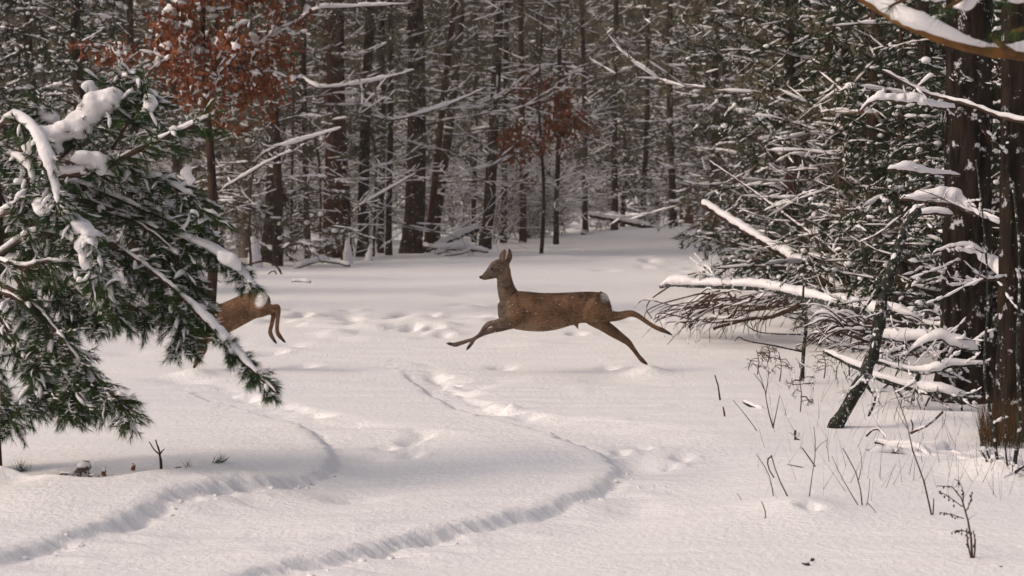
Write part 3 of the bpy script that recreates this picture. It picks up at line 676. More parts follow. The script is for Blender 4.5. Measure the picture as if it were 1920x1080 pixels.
D2 = [[(275, 610, 105, 60, 0), (330, 590, 140, 82, 0), (400, 560, 150, 98, 0), (500, 518, 148, 104, 0), (600, 472, 140, 104, 0), (700, 425, 134, 98, 0), (800, 375, 130, 94, 0), (880, 342, 122, 92, 0), (945, 322, 92, 80, 0), (1000, 335, 50, 55, 0)],
      [(350, 560, 110, 60, 0), (270, 475, 82, 46, 0), (190, 390, 64, 40, 0), (120, 310, 52, 36, 0)],
      [(135, 275, 40, 32, 0), (95, 290, 64, 42, 0), (50, 310, 56, 36, 0), (10, 330, 36, 26, 0), (-25, 345, 20, 16, 0)],
      [(130, 250, 22, 12, -.04), (150, 200, 26, 9, -.06), (158, 155, 8, 5, -.07)], [(120, 250, 22, 12, .04), (132, 200, 26, 9, .06), (140, 155, 8, 5, .07)],
      [(350, 620, 100, 44, -.06), (385, 700, 66, 34, -.06), (402, 755, 44, 26, -.06), (385, 805, 30, 20, -.06), (358, 855, 22, 17, -.06), (338, 893, 20, 16, -.06), (328, 915, 16, 14, -.06)],
      [(330, 630, 90, 44, .06), (335, 710, 52, 30, .06), (345, 780, 32, 22, .06), (330, 850, 22, 17, .06), (318, 900, 18, 15, .06), (312, 915, 14, 14, .06)],
      [(860, 370, 115, 52, -.05), (940, 380, 82, 48, -.055), (1010, 385, 52, 36, -.06), (1060, 378, 36, 24, -.06), (1088, 368, 27, 18, -.06), (1096, 410, 23, 16, -.06), (1090, 480, 20, 15, -.06), (1084, 550, 19, 15, -.06), (1088, 600, 20, 15, -.06), (1112, 640, 20, 15, -.06), (1138, 668, 14, 13, -.06)],
      [(860, 380, 110, 52, .05), (930, 395, 80, 48, .055), (990, 400, 52, 36, .06), (1030, 400, 34, 24, .06), (1046, 420, 27, 18, .06), (1035, 470, 22, 16, .06), (1020, 540, 19, 15, .06), (1006, 600, 20, 15, .06), (1020, 645, 20, 15, .06), (1044, 683, 14, 13, .06)],
      [(900, 300, 60, 50, 0), (950, 290, 48, 46, 0), (990, 310, 26, 26, 0)]]
def col2(px, py, co, nv):
    u = (px - 300) * 4.91; v = (py - 500) * 4.91; c = np.tile(BROWN * 1.1, (nv, 1))
    def mixc(c, m, k): return c * (1 - m) + k * m
    low = v + .5 * (u - 640); c = mixc(c, smoothmask(low, 560, 660) * smoothmask(-u, -1030, -960) * .75, PALE * .8)  # paler underside: its own fur plus snow bounce painted into the colour
    c = mixc(c, smoothmask(-(v + .49 * (u - 400)), -450, -410) * .5, DARK)
    ca, sa = math.cos(.45), math.sin(.45); du = (u - 945) * ca + (v - 292) * sa; dv = -(u - 945) * sa + (v - 292) * ca
    c = mixc(c, smoothmask(-(np.hypot(du / 50, dv / 78)), -1.3, -.7), WHITE * .85)
    return c
g2 = onG(365, 690)
make_deer('roe deer diving away behind the snowy pine bough with its white rump showing', c2, 1 / (4.91 * F / 17.6), 17.6, D2,
          [(1130, 662, 1162, 694, -.06, 13), (1040, 680, 1067, 714, .06, 13), (330, 908, 320, 932, -.06, 15), (315, 908, 308, 930, .06, 14)],
          [(62, 292, -.042, 12), (62, 292, .042, 12)], [(-28, 343, 14)], col2, (g2[0], 17.6, g2[2]))

# ------------------------------------------------------------------ the near snowy pine at left
def pxm(v, D): return v / F * D
def snow_tube(mb, pts, rad, r, lump=.25, k=10, wide=1.25):
    """uneven cushion of snow following a limb"""
    n = max(8, int(np.linalg.norm(np.diff(pts, axis=0), axis=1).sum() / .035)); q = spline(pts, n); t = np.linspace(0, 1, n)
    rr = np.interp(t, np.linspace(0, 1, len(rad)), rad); ph = r.random(4) * 6
    rr = rr * (1 + lump * (np.sin(t * n * .31 + ph[0] + 1.3 * np.sin(t * n * .11 + ph[2])) * .6 + np.sin(t * n * .13 + ph[1]))); rr *= 1 + .05 * r.normal(size=n).clip(-1.5, 1.5); rr[0] *= .45; rr[-1] *= .4; dq = nrm(np.gradient(q, axis=0)); rr *= .22 + .78 * np.sqrt(np.clip(1 - dq[:, 2] ** 2, 0, 1)) ** 1.3
    q = q + np.array([0, 0, 1.]) * rr[:, None] * .75; tube(mb, q, rr, k, True, rr * wide)
def roughen(mb, amp=.004, f=70):
    for i, v in enumerate(mb.v):
        if len(v) < 20: continue
        a = np.sin(v[:, 0] * f + 1.7 * np.sin(v[:, 2] * f * .6)) * np.sin(v[:, 1] * f * 1.1 + 2 * np.sin(v[:, 0] * f * .5)) + .6 * np.sin(v[:, 0] * f * 2.3 + v[:, 2] * f * 1.9) * np.sin(v[:, 1] * f * 2.1)
        b = np.sin(v[:, 2] * f * 1.3 + 1.5 * np.sin(v[:, 0] * f * .8)); mb.v[i] = v + amp * np.stack([b * .6, b * .5, a], -1)
def bough(root, pts, r0, r1, snow, ntw, r, bark=TWIG, twl=(.12, .28), nn=56, nl=.052, nw=.0024, sprob=.5, nmat=NEED, start=.15, name='bough', droop=-.55, tsn=.013, sscl=.72, dust=.36):
    """pts rows (px, py, D); radii and snow in photo pixels"""
    q = np.array([P(*p) for p in pts]); Dm = np.mean([p[2] for p in pts]); o3 = np.array(root.location); q = q - o3
    L = np.linalg.norm(np.diff(q, axis=0), axis=1).sum(); n = max(8, int(L / .05)); c = spline(q, n); t = np.linspace(0, 1, n)
    mb = MB(); rad = np.interp(t, [0, 1], [pxm(r0, Dm), pxm(r1, Dm)]); tube(mb, c, rad * (1 + .08 * r.normal(size=n)), 8)
    nb, nd = [], []; ms = MB(); S = []
    for i in range(ntw):
        tt = start + (1 - start) * r.random() ** .8; j = min(int(tt * (n - 1)), n - 2); dd = nrm(c[j + 1] - c[j]); side = r.normal(size=3); side -= dd * side.dot(dd); side = nrm(side)
        l = twl[0] + (twl[1] - twl[0]) * r.random(); p2, q2 = grow(c[j], dd * .75 + side * .75 + [0, 0, droop * .5], l, .004, 4, r, .3, droop, droop * .3)
        S.append(to_segs(p2, q2)); tips = [p2]
        if r.random() < .6:
            p3, q3 = grow(p2[2], nrm(p2[3] - p2[2]) + r.normal(size=3) * .55, l * .6, .003, 3, r, .3, droop, 0); S.append(to_segs(p3, q3)); tips.append(np.vstack([p3[:1], p3]))
        for p_ in tips:
            m = len(p_) - 1; u = (.25 + .75 * r.random(nn)) * m; ii = np.minimum(u.astype(int), m - 1); f = (u - ii)[:, None]
            base = p_[ii] * (1 - f) + p_[ii + 1] * f; ax = nrm(p_[ii + 1] - p_[ii] + 1e-6)
            dv = ax * .95 + nrm(r.normal(size=(nn, 3))) * .62 + [0, 0, -.22]; nb.append(base); nd.append(dv)
            if dust and r.random() < dust:                 # needles caked with snow on the upper side
                kk = min(16, nn // 3); dv2 = dv[:kk].copy(); dv2[:, 2] = np.maximum(dv2[:, 2], -.05); needles(ms, base[:kk] + [0, 0, .007], dv2, nl * .75, .008, r)
            if r.random() < sprob:
                w0 = tsn * (.7 + 1.1 * r.random()); h = p_[max(0, m - 3):] + [0, 0, .006]; rr = w0 * np.array([.5, .9, 1.15, .6])[-len(h):]
                snow_tube(ms, h, rr, r, .15, 6, 1.35)
    if S: segs_mesh(mb, np.vstack(S), 4)
    if snow:
        sn = [snow] if np.isscalar(snow) else snow
        snow_tube(ms, c + np.array([0, 0, 1]) * rad[:, None] * .6, [pxm(a, Dm) * sscl for a in (sn * 2 if len(sn) == 1 else sn)], r, .42)
    b = obj(name, mb.mesh(name, [bark]), root)
    if nb: ndm = MB(); needles(ndm, np.vstack(nb), np.vstack(nd), nl, nw, r); obj('needles', ndm.mesh('needles', [nmat], False), b)
    roughen(ms)
    if ms.n: obj('snow_cover', ms.mesh('snow_cover', [SNOW]), b)
    return b
r = np.random.default_rng(11)
gp = onG(-26, 885)
pine = thing('snowy_pine', 'near pine at left with heavy snow lumps and dark green drooping boughs over the snow', 'tree', tuple(gp))
tm = MB(); tube(tm, spline([(0, 0, -.2), (0, 0, .5), (.03, .1, 1.4), (-.02, 0, 2.6), (0, .1, 4.2)], 16), np.linspace(.10, .02, 16), 12); obj('trunk', tm.mesh('trunk', [BARK]), pine)
B = [  # (points), r0, r1, snow, twigs
 ([(-25, 330, 11.3), (60, 275, 11), (140, 240, 10.8), (200, 205, 10.7), (235, 190, 10.7)], 8, 3, 0, 22),
 ([(-25, 470, 11.3), (90, 345, 10.9), (180, 322, 10.7), (260, 280, 10.6), (330, 250, 10.5), (402, 216, 10.4)], 7, 2.5, [9, 13, 12, 6, 4], 22),
 ([(-25, 260, 11.2), (20, 225, 10.9), (60, 245, 10.6), (88, 300, 10.4), (105, 360, 10.3), (112, 405, 10.2)], 5, 3, [6, 11, 14, 12, 5], 26),
 ([(-25, 430, 11.3), (90, 370, 11.1), (200, 390, 11), (300, 430, 10.9), (380, 465, 10.8), (440, 500, 10.7), (468, 535, 10.6)], 7, 2.5, [3, 4, 6, 13, 9], 62),
 ([(-25, 450, 11.3), (100, 420, 11), (210, 460, 10.8), (310, 530, 10.6), (380, 595, 10.5), (440, 660, 10.4), (518, 738, 10.2)], 9, 3, [3, 4, 5, 8, 12, 9], 100),
 ([(-25, 500, 11.2), (60, 440, 10.9), (130, 450, 10.7), (180, 490, 10.5), (205, 540, 10.4), (215, 600, 10.3)], 6, 2.5, [6, 7, 14, 12], 52),
 ([(-25, 520, 11.2), (60, 570, 10.8), (120, 640, 10.6), (180, 715, 10.5), (245, 775, 10.4)], 7, 2.5, [3, 4, 4], 85),
 ([(-25, 560, 11.2), (30, 640, 10.9), (80, 720, 10.7), (140, 780, 10.6)], 6, 2.5, [3, 4, 4], 60),
 ([(-25, 620, 11.3), (-5, 720, 10.9), (20, 790, 10.8)], 6, 2.5, [3, 3], 42),
 ([(-25, 420, 11.3), (50, 385, 10.8), (110, 400, 10.5), (160, 425, 10.3), (175, 470, 10.2), (180, 530, 10.2)], 5, 3, [6, 12, 22, 20, 10], 20),
 ([(100, 330, 11.1), (190, 300, 11), (270, 330, 10.9), (345, 360, 10.8), (385, 410, 10.7)], 4, 2, [4, 5, 7], 46),
 ([(110, 300, 11), (190, 215, 10.9), (215, 155, 10.9), (250, 150, 10.8), (285, 190, 10.7)], 4, 2, [4, 8, 6, 6], 14),
 ([(60, 330, 11.2), (160, 350, 11.1), (260, 390, 11), (340, 430, 10.9), (360, 500, 10.8), (362, 590, 10.7)], 5, 2, [4, 5, 5], 66),
 ([(60, 400, 11.2), (150, 480, 11.1), (230, 560, 11), (280, 590, 10.9)], 5, 2, [4, 4, 4], 46),
 ([(0, 360, 11.2), (60, 460, 11), (100, 540, 10.9), (150, 590, 10.8)], 5, 2, [4, 5, 4], 46),
 ([(-25, 480, 11.1), (40, 500, 10.7), (90, 490, 10.6), (150, 500, 10.5)], 4, 2, [4, 7, 6], 24),
 ([(200, 400, 11), (260, 420, 10.9), (330, 480, 10.8), (340, 560, 10.7), (345, 650, 10.6)], 4, 2, [3, 3], 42),
 ([(-25, 340, 11.3), (20, 300, 11), (60, 330, 10.8), (40, 420, 10.7)], 4, 2, [5, 8, 5], 36),
 ([(230, 470, 10.9), (280, 500, 10.8), (320, 540, 10.7), (345, 590, 10.6), (352, 630, 10.6)], 4, 2, [3, 4, 3], 62),
 ([(200, 470, 10.9), (260, 520, 10.8), (300, 545, 10.7), (318, 575, 10.7)], 4, 2, [3, 4, 3], 50),
 ([(-25, 540, 11), (30, 560, 10.8), (80, 610, 10.7), (120, 690, 10.6), (150, 760, 10.5)], 5, 2, [3, 4, 3], 70),
 ([(-25, 480, 11.1), (30, 520, 10.9), (60, 600, 10.8), (70, 690, 10.7), (60, 760, 10.6)], 5, 2, [3, 4, 3], 66),
 ([(60, 480, 11), (130, 540, 10.9), (160, 590, 10.8), (190, 600, 10.7)], 4, 2, [4, 5, 3], 44),
 ([(240, 440, 11), (300, 470, 10.9), (350, 520, 10.8), (370, 572, 10.7)], 4, 2, [3, 4, 4], 40),
 ([(190, 330, 11.2), (270, 370, 11.1), (340, 400, 11), (380, 450, 11)], 4, 2, [4, 5, 5], 40),
 ([(-25, 600, 11.2), (60, 680, 10.9), (130, 730, 10.8), (200, 750, 10.7)], 5, 2, [3, 3], 52),
 ([(40, 300, 11.1), (100, 230, 11), (75, 210, 11), (50, 200, 11)], 3, 1.5, [3, 5, 3], 8),
 ([(210, 280, 10.8), (260, 200, 10.7), (282, 190, 10.6)], 3, 2, [3, 6, 10], 10),
]
for bi, (pts, r0, r1, snw, ntw) in enumerate(B):
    bough(pine, pts, r0, r1, snw, int((ntw + (22 if bi in (0, 1, 2, 9, 10, 11) else 10)) * 1.5), r, sprob=.24 if bi in (0, 1, 9, 10, 11, 12, 15, 17) else .13, twl=(.05, .10) if bi in (3, 4) else (.07, .19), tsn=.0088)
def lumps(root, lst, vox=.012, name='snow_cushion'):
    o3 = np.array(root.location); mb = MB()
    for (px, py, D, a, b) in lst:
        blob(mb, P(px, py, D) - o3, pxm(a, D) * .9, pxm(a, D), pxm(b, D) * .9, r, .2)
    roughen(mb, .004, 60); o = obj(name, mb.mesh(name, [SNOW]), root); remesh(o, vox, 3, [SNOW]); return o
lumps(pine, [(85, 258, 10.7, 32, 26), (72, 275, 10.7, 30, 24), (108, 250, 10.7, 28, 22), (130, 240, 10.7, 28, 22), (150, 228, 10.7, 30, 24), (168, 212, 10.7, 32, 28), (185, 195, 10.7, 34, 30), (200, 188, 10.7, 34, 28), (212, 182, 10.7, 24, 20), (95, 280, 10.7, 26, 24), (150, 246, 10.7, 26, 18)])
lumps(pine, [(165, 162, 10.8, 15, 13), (172, 170, 10.8, 12, 10)]); lumps(pine, [(280, 186, 10.6, 14, 13), (282, 198, 10.6, 16, 14)])
lumps(pine, [(90, 398, 10.3, 30, 20), (120, 405, 10.3, 26, 16), (150, 425, 10.25, 26, 18), (170, 440, 10.2, 20, 16), (75, 388, 10.3, 18, 12)])
lumps(pine, [(155, 460, 10.2, 18, 24), (160, 490, 10.2, 16, 22), (175, 525, 10.2, 16, 18)])
lumps(pine, [(80, 210, 11, 22, 9), (95, 222, 11, 24, 10), (62, 196, 11, 7, 7)]); lumps(pine, [(430, 487, 10.6, 20, 14), (418, 478, 10.6, 14, 10), (445, 500, 10.6, 12, 10)])
lumps(pine, [(350, 325, 10.6, 14, 18), (356, 335, 10.6, 12, 14)]); lumps(pine, [(160, 295, 10.6, 30, 14), (185, 300, 10.6, 22, 16), (190, 315, 10.6, 14, 16)])

# ------------------------------------------------------------------ pine reaching in at the upper right
gq = np.array([W(2230, 7.2), 7.2, h1(W(2230, 7.2), 7.2)])
over = thing('overhanging_pine', 'orange barked pine limb with thick snow hanging across the upper right corner', 'tree', tuple(gq))
tm = MB(); tube(tm, spline([(0, 0, -.3), (0, 0, 1), (.03, 0, 3), (0, 0, 6), (.1, .1, 10)], 20), np.linspace(.16, .05, 20), 14); obj('trunk', tm.mesh('trunk', [BARKR]), over)
nd = MB(); rr_ = np.random.default_rng(5); crown_needles(nd, rr_, 5, 10, 1.6, 3000, (.12, .01)); obj('crown', nd.mesh('crown', [NEED], False), over)
bough(over, [(2230, 120, 7.2), (2000, 112, 6.9), (1900, 102, 6.8), (1810, 88, 6.75), (1720, 56, 6.75), (1655, 22, 6.8), (1590, -20, 6.8)], 11, 7, [14, 16, 17, 18, 16, 13, 8], 0, r, bark=BARKO, nn=0, sscl=1)
for pts in ([(1835, -30, 6.7), (1800, 0, 6.6), (1768, 18, 6.5)], [(1740, -40, 6.8), (1700, -5, 6.7), (1668, 12, 6.6)], [(1990, 20, 6.7), (1930, 50, 6.6), (1900, 58, 6.5)], [(1900, 100, 6.7), (1868, 78, 6.6), (1858, 66, 6.55)], [(1960, -40, 6.8), (1910, -12, 6.7), (1880, 0, 6.6)]):
    q = np.array([P(*p) for p in pts]) - gq; mb = MB(); tube(mb, spline(q, 8), np.linspace(.012, .004, 8), 8); b = obj('shoot', mb.mesh('shoot', [BARKO]), over)
    ndm = MB(); ax = nrm(q[2] - q[1]); n_ = 70; base = q[2] - ax * (.035 * r.random((n_, 1))); needles(ndm, base, ax * .35 + nrm(r.normal(size=(n_, 3))) * .8 + [0, 0, -.45], .075, .0014, r); obj('needles', ndm.mesh('needles', [NEED], False), b)
lumps(over, [(1815, -5, 6.7, 30, 22), (1800, 8, 6.65, 16, 12), (1840, -12, 6.7, 24, 16)], .01); lumps(over, [(1885, -8, 6.7, 34, 14), (1915, -6, 6.7, 24, 12)], .01)

# ------------------------------------------------------------------ massive trunks at right
def big_trunk(label, px, py, wpx, lean, seed, bark):
    g = onG(px, py); r = np.random.default_rng(seed); root = thing('pine_tree', label, 'tree', tuple(g)); R = pxm(wpx / 2, g[1])
    k, n = 64, 220; z = np.concatenate([[-.3], np.linspace(0, 8, n - 8), np.linspace(8.5, 17, 7)]); a = np.arange(k) * 2 * np.pi / k; ph = r.random(k)
    Rz = R * (1 - .04 * z) * (1 + .35 * np.exp(-z / .35)); A, Zz = np.meshgrid(a, z)
    rough = 1 + .05 * vnoise(A * 3.1 + seed, Zz * 2, seed) * 2 + .075 * vnoise(A * 9, Zz * 7, seed + 1) * 2
    X_ = np.cos(A) * Rz[:, None] * rough + lean * Zz * .1; Y_ = np.sin(A) * Rz[:, None] * rough
    tm = MB(); i = np.arange(k); j = (i + 1) % k
    tm.add(np.stack([X_, Y_, Zz], -1).reshape(-1, 3), np.concatenate([np.stack([m * k + i, m * k + j, (m + 1) * k + j, (m + 1) * k + i], -1) for m in range(n - 1)]))
    obj('trunk', tm.mesh('trunk', [bark]), root)
    S = dead_branches(r, .9, 5.5, 34, .25, 1.2, 7, .009, lift=.4); cm = MB(); segs_mesh(cm, S, 4); obj('crown', cm.mesh('crown', [TWIG]), root)
    ms = MB(); pads_mesh(ms, snow_segs(S, .014, r, .002, .8), 6); obj('snow_cover', ms.mesh('snow_cover', [SNOW]), root)
    nd = MB(); crown_needles(nd, r, 8, 16.5, 2.2, 3000, (.25, .035)); obj('needles', nd.mesh('needles', [NEEDM], False), root)
big_trunk('massive dark rough trunk standing behind the snowy fallen limbs at right', 1812, 752, 92, -.05, 31, BARKM)
big_trunk('broad dark brown trunk at the right picture edge with tawny grass at its foot', 1903, 806, 66, -.06, 32, BARKM)

# ------------------------------------------------------------------ fallen wood, saplings, weeds
def limb(name, label, cat, lines, bark=TWIG, twigs=0, seed=1, group=None, twl=.3, kind=None):
    """lines: (points (px,py,D), r0 px, r1 px, snow px list or 0)"""
    r = np.random.default_rng(seed); base = P(*lines[0][0][0]); root = thing(name, label, cat, tuple(base), group)
    wm = MB(); ms = MB(); S = []
    for pts, r0, r1, snw in lines:
        q = np.array([P(*p) for p in pts]) - base; Dm = np.mean([p[2] for p in pts]); L = np.linalg.norm(np.diff(q, axis=0), axis=1).sum(); n = max(5, int(L / .06)); c = spline(q, n)
        c = c + r.normal(size=c.shape) * pxm(min(r0, 6), Dm) * .12; rad = np.linspace(pxm(r0, Dm), pxm(r1, Dm), n); rad = rad * (1 + .12 * r.normal(size=n).clip(-1, 1)); tube(wm, c, rad, 8)
        for i in range(twigs if r0 >= 2 else 0):
            j = r.integers(1, n - 1); dd = nrm(c[j] - c[j - 1]); p2, q2 = grow(c[j], dd * .5 + nrm(r.normal(size=3)) * [1, .6, .8], twl * (.3 + .9 * r.random()), rad[j] * .35, 4, r, .5, .1)
            S.append(to_segs(p2, q2))
            if r.random() < .6: p3, q3 = grow(p2[2], r.normal(size=3), twl * .4, rad[j] * .2, 3, r, .5); S.append(to_segs(p3, q3))
        if snw: snow_tube(ms, c + np.array([0, 0, 1]) * rad[:, None] * .5, [pxm(a, Dm) for a in snw], r, .22, 10, 1.1)
    if S: S = np.vstack(S); segs_mesh(wm, S, 4); pads_mesh(ms, snow_segs(S, .010, r, .0015, .6), 5)
    obj('wood', wm.mesh('wood', [bark]), root); roughen(ms, .005, 50)
    if ms.n: obj('snow_cover', ms.mesh('snow_cover', [SNOW]), root)
    return root
limb('fallen_branch', 'long snow heaped fallen limb whose tip points at the leaping deer', 'fallen branch', [([(1238, 538, 21.5), (1262, 534, 21.4), (1330, 537, 21), (1420, 540, 20.4), (1500, 556, 19.6), (1580, 572, 18.6), (1650, 590, 17.6)], 3.5, 7, [3, 8, 10, 7, 10, 9, 8]),
      ([(1420, 562, 20.3), (1480, 552, 20), (1560, 566, 19)], 3, 4, [6, 9, 7]), ([(1345, 536, 21), (1332, 508, 21.2), (1318, 500, 21.3)], 3, 2, [2, 4])], MOSS, 14, 41)
arcs = []; R_ = np.random.default_rng(46)
for i in range(64):
    x0 = 1560 + 250 * R_.random(); y0 = 600 + 95 * R_.random() * (x0 - 1480) / 300; D = 15.4 + 1.2 * R_.random(); L = 40 + 70 * R_.random(); s_ = R_.normal() * 26
    arcs.append(([(x0, y0, D), (x0 - L * .5, y0 - 10 + s_ * .5, D), (x0 - L, y0 + s_ + 8, D)], 1.2 + 1.8 * R_.random(), .7, [1.5, 2.6, 2, 1] if R_.random() < .6 else 0))
limb('brush_pile', 'tangle of snow dusted twigs packed between the snowy limbs and the massive trunk', 'brush', arcs, TWIG, 0, 47)
R_ = np.random.default_rng(42); arcs = []
for i in range(95):
    x0 = 1330 + 190 * R_.random(); y0 = 548 + 30 * R_.random(); L = 50 + 90 * R_.random(); D = 19.6 + 2 * R_.random(); yb = 349 + CAMZ * F / D - 4
    y1 = min(yb, y0 + 20 + 60 * R_.random()); arcs.append(([(x0, y0, D), (x0 - L * .4 * R_.random(), y0 - 14 + 44 * R_.random(), D + .1), (x0 - L * .85, (y0 + y1) / 2, D + .2), (x0 - L * (.8 + .4 * R_.random()), y1, D + .1)], 1.0 + 1.6 * R_.random() ** 2, .6, [1.2, 2.2, 1.5] if R_.random() < .45 else 0))
limb('brush_pile', 'tangle of thin bare twigs under the tip of the long fallen limb', 'brush', arcs + [([(1345, 553, 21), (1320, 580, 21), (1292, 614, 21)], 4, 3, [2, 2]), ([(1500, 572, 20), (1450, 592, 20.3), (1400, 598, 20.6), (1340, 615, 21)], 5, 3, [5, 6, 3]),
      ([(1255, 537, 21.4), (1222, 560, 21.4), (1212, 580, 21.4), (1225, 600, 21.4)], 1.5, 1, 0), ([(1350, 545, 21), (1290, 565, 21.2), (1260, 575, 21.3), (1232, 597, 21.4)], 1.5, 1, 0), ([(1318, 586, 21), (1270, 590, 21.2), (1232, 599, 21.4)], 1.8, 1, 0)], TWIG, 0, 43)
limb('sapling', 'thin upright dark sapling in front of the brush tangle', 'sapling', [([(1503, 713, 16.4), (1507, 660, 16.4), (1512, 600, 16.4), (1506, 560, 16.4), (1508, 530, 16.4)], 4, 2, 0), ([(1505, 660, 16.4), (1440, 646, 16.3), (1402, 640, 16.3), (1386, 632, 16.2), (1378, 640, 16.2)], 1.8, .8, 0),
      ([(1507, 627, 16.4), (1450, 626, 16.3), (1415, 620, 16.3), (1398, 608, 16.3)], 1.6, .8, 0), ([(1512, 600, 16.4), (1480, 596, 16.4), (1462, 588, 16.4)], 1.4, .7, 0), ([(1508, 640, 16.4), (1530, 622, 16.3), (1552, 640, 16.2), (1566, 650, 16.2)], 1.8, .8, [1, 2]), ([(1510, 610, 16.4), (1535, 585, 16.3), (1560, 590, 16.2)], 1.6, .8, [1, 2])], MOSS, 3, 44, twl=.25)
LG = [('snow topped limb resting highest against the foot of the massive trunk', [([(1655, 572, 15.6), (1700, 594, 15.5), (1743, 610, 15.4), (1806, 618, 15.2), (1860, 640, 15)], 4, 7, [7, 13, 9, 10, 14])]),
      ('snow topped limb second from the top of the pile by the massive trunk', [([(1645, 632, 15.2), (1694, 638, 15.1), (1736, 638, 15), (1789, 648, 14.9), (1835, 652, 14.8)], 4, 6, [7, 13, 14, 16, 12])]),
      ('forked snow covered limb curving up in the middle of the pile', [([(1680, 680, 14.9), (1711, 657, 14.8), (1757, 636, 14.7), (1789, 648, 14.7), (1830, 660, 14.7)], 3, 5, [4, 10, 12, 12]), ([(1640, 660, 15), (1670, 662, 14.9), (1700, 650, 14.9)], 2.5, 3, [3, 6, 4])]),
      ('straight snowy limb crossing the lower pile behind the mossy leaning stem', [([(1635, 676, 14.7), (1711, 697, 14.6), (1757, 696, 14.5), (1782, 686, 14.5), (1852, 684, 14.5)], 3.5, 4, [6, 9, 11, 8, 4])]),
      ('lowest long limb of the pile heaped with snow from tip to butt', [([(1545, 660, 15), (1606, 688, 14.8), (1665, 716, 14.6), (1729, 733, 14.5), (1771, 740, 14.4), (1812, 752, 14.4)], 4, 8, [5, 10, 11, 12, 13, 8]), ([(1722, 700, 14.5), (1717, 728, 14.5), (1712, 750, 14.5)], 5, 4, 0)]),
      ('thin forked limb tips poking out left below the brush tangle', [([(1655, 660, 15.8), (1610, 655, 15.8), (1575, 648, 15.8), (1550, 655, 15.8)], 3, 1, [6, 5, 2]), ([(1600, 655, 15.8), (1570, 640, 15.8), (1545, 630, 15.8), (1520, 600, 15.8)], 2.5, 1, [4, 4, 2])])]
for i, (lab, ln) in enumerate(LG): limb('fallen_branch', lab, 'fallen branch', [(p_, a_, b_, [q_ * .8 for q_ in c_] if c_ else 0) for p_, a_, b_, c_ in ln], MOSS, 20, 50 + i, 'fallen limbs at the massive trunk', .26)
limb('dead_snag', 'mossy dark stem leaning right out of the snow in front of the fallen limbs', 'dead stem', [([(1558, 815, 13), (1600, 742, 13.1), (1630, 682, 13.2), (1645, 622, 13.3), (1655, 560, 13.4), (1680, 480, 13.5), (1700, 425, 13.6), (1722, 392, 13.6)], 14, 8, [0, 4, 6, 8, 8, 9, 10, 9]),
      ([(1622, 705, 13.1), (1605, 725, 13), (1582, 737, 13)], 4, 2, [2, 3]), ([(1648, 540, 13.4), (1630, 565, 13.4), (1612, 590, 13.4)], 4, 2, [2, 4, 2]), ([(1622, 718, 13.1), (1634, 735, 13), (1642, 745, 13)], 3, 2, 0), ([(1642, 745, 13), (1636, 765, 13), (1628, 780, 13)], 2.5, 2, 0), ([(1650, 590, 13.3), (1634, 592, 13.3), (1620, 600, 13.3)], 3, 1.5, [2, 2])], MOSS, 3, 60, twl=.12)
pad = limb('snow_laden_branch', 'branch carrying a big smooth lens of snow over the top of the leaning stem', 'branch', [([(1690, 374, 13.9), (1740, 378, 13.9), (1790, 384, 13.9), (1815, 396, 13.8), (1865, 412, 13.6), (1915, 436, 13.3)], 2.5, 4, [0.5, 4, 5, 6, 3, 3]), ([(1722, 402, 13.8), (1750, 400, 13.8), (1785, 404, 13.8)], 3, 3, [6, 8, 6]), ([(1822, 395, 13.8), (1850, 396, 13.8), (1880, 400, 13.8)], 2, 1.5, [2, 2])], TWIG, 4, 61, twl=.15)
lumps(pad, [(1715, 368, 13.9, 22, 7), (1738, 363, 13.9, 24, 10), (1760, 361, 13.9, 26, 13), (1782, 365, 13.9, 24, 15), (1800, 374, 13.9, 16, 14), (1812, 386, 13.85, 12, 12)], .014)
k_ = limb('snow_laden_branch', 'bent branch with a hooked clump of snow against the massive trunk', 'branch', [([(1750, 475, 14), (1785, 463, 14), (1825, 466, 14), (1850, 490, 14), (1872, 505, 14), (1880, 520, 13.6)], 2, 3, [4, 5, 9, 12, 10]), ([(1872, 505, 14), (1874, 480, 14), (1872, 462, 14)], 3, 2, [5, 4])], TWIG, 3, 62, twl=.15)
lumps(k_, [(1800, 466, 14, 12, 7), (1822, 466, 14, 16, 10), (1842, 480, 14, 14, 12), (1858, 492, 14, 16, 14), (1870, 500, 14, 12, 14)], .014)
limb('snow_laden_branch', 'long thin branch with a line of snow crossing both big trunks below the orange limb', 'branch', [([(1655, 132, 12.8), (1720, 168, 12.8), (1760, 182, 12.8), (1810, 194, 12.7), (1870, 217, 12.6), (1925, 230, 12.5), (1990, 250, 12.4)], 2, 4, [3, 4, 5, 4, 4, 4]), ([(1720, 165, 12.8), (1735, 150, 12.8), (1750, 143, 12.8)], 1.5, 1, [3, 4])], TWIG, 6, 63, twl=.2)
m_ = limb('snow_laden_branch', 'branch holding a bone shaped bar of snow left of the massive trunk', 'branch', [([(1610, 212, 13.9), (1640, 188, 13.8), (1690, 190, 13.8), (1722, 192, 13.8), (1745, 200, 14.2), (1790, 205, 14.7)], 2, 3, [2, 5, 9, 9, 5])], TWIG, 3, 64, twl=.15)
lumps(m_, [(1650, 177, 13.8, 12, 9), (1668, 181, 13.8, 14, 7), (1690, 183, 13.8, 16, 8), (1712, 182, 13.8, 14, 11), (1728, 188, 13.8, 14, 14)], .014)
limb('snow_laden_branch', 'short branch with a flat pad of snow beside the narrow black trunk', 'branch', [([(1665, 318, 14.5), (1700, 318, 14.5), (1740, 325, 14.6), (1800, 330, 14.8)], 2, 3, [3, 8, 6, 3])], TWIG, 3, 65, twl=.15)
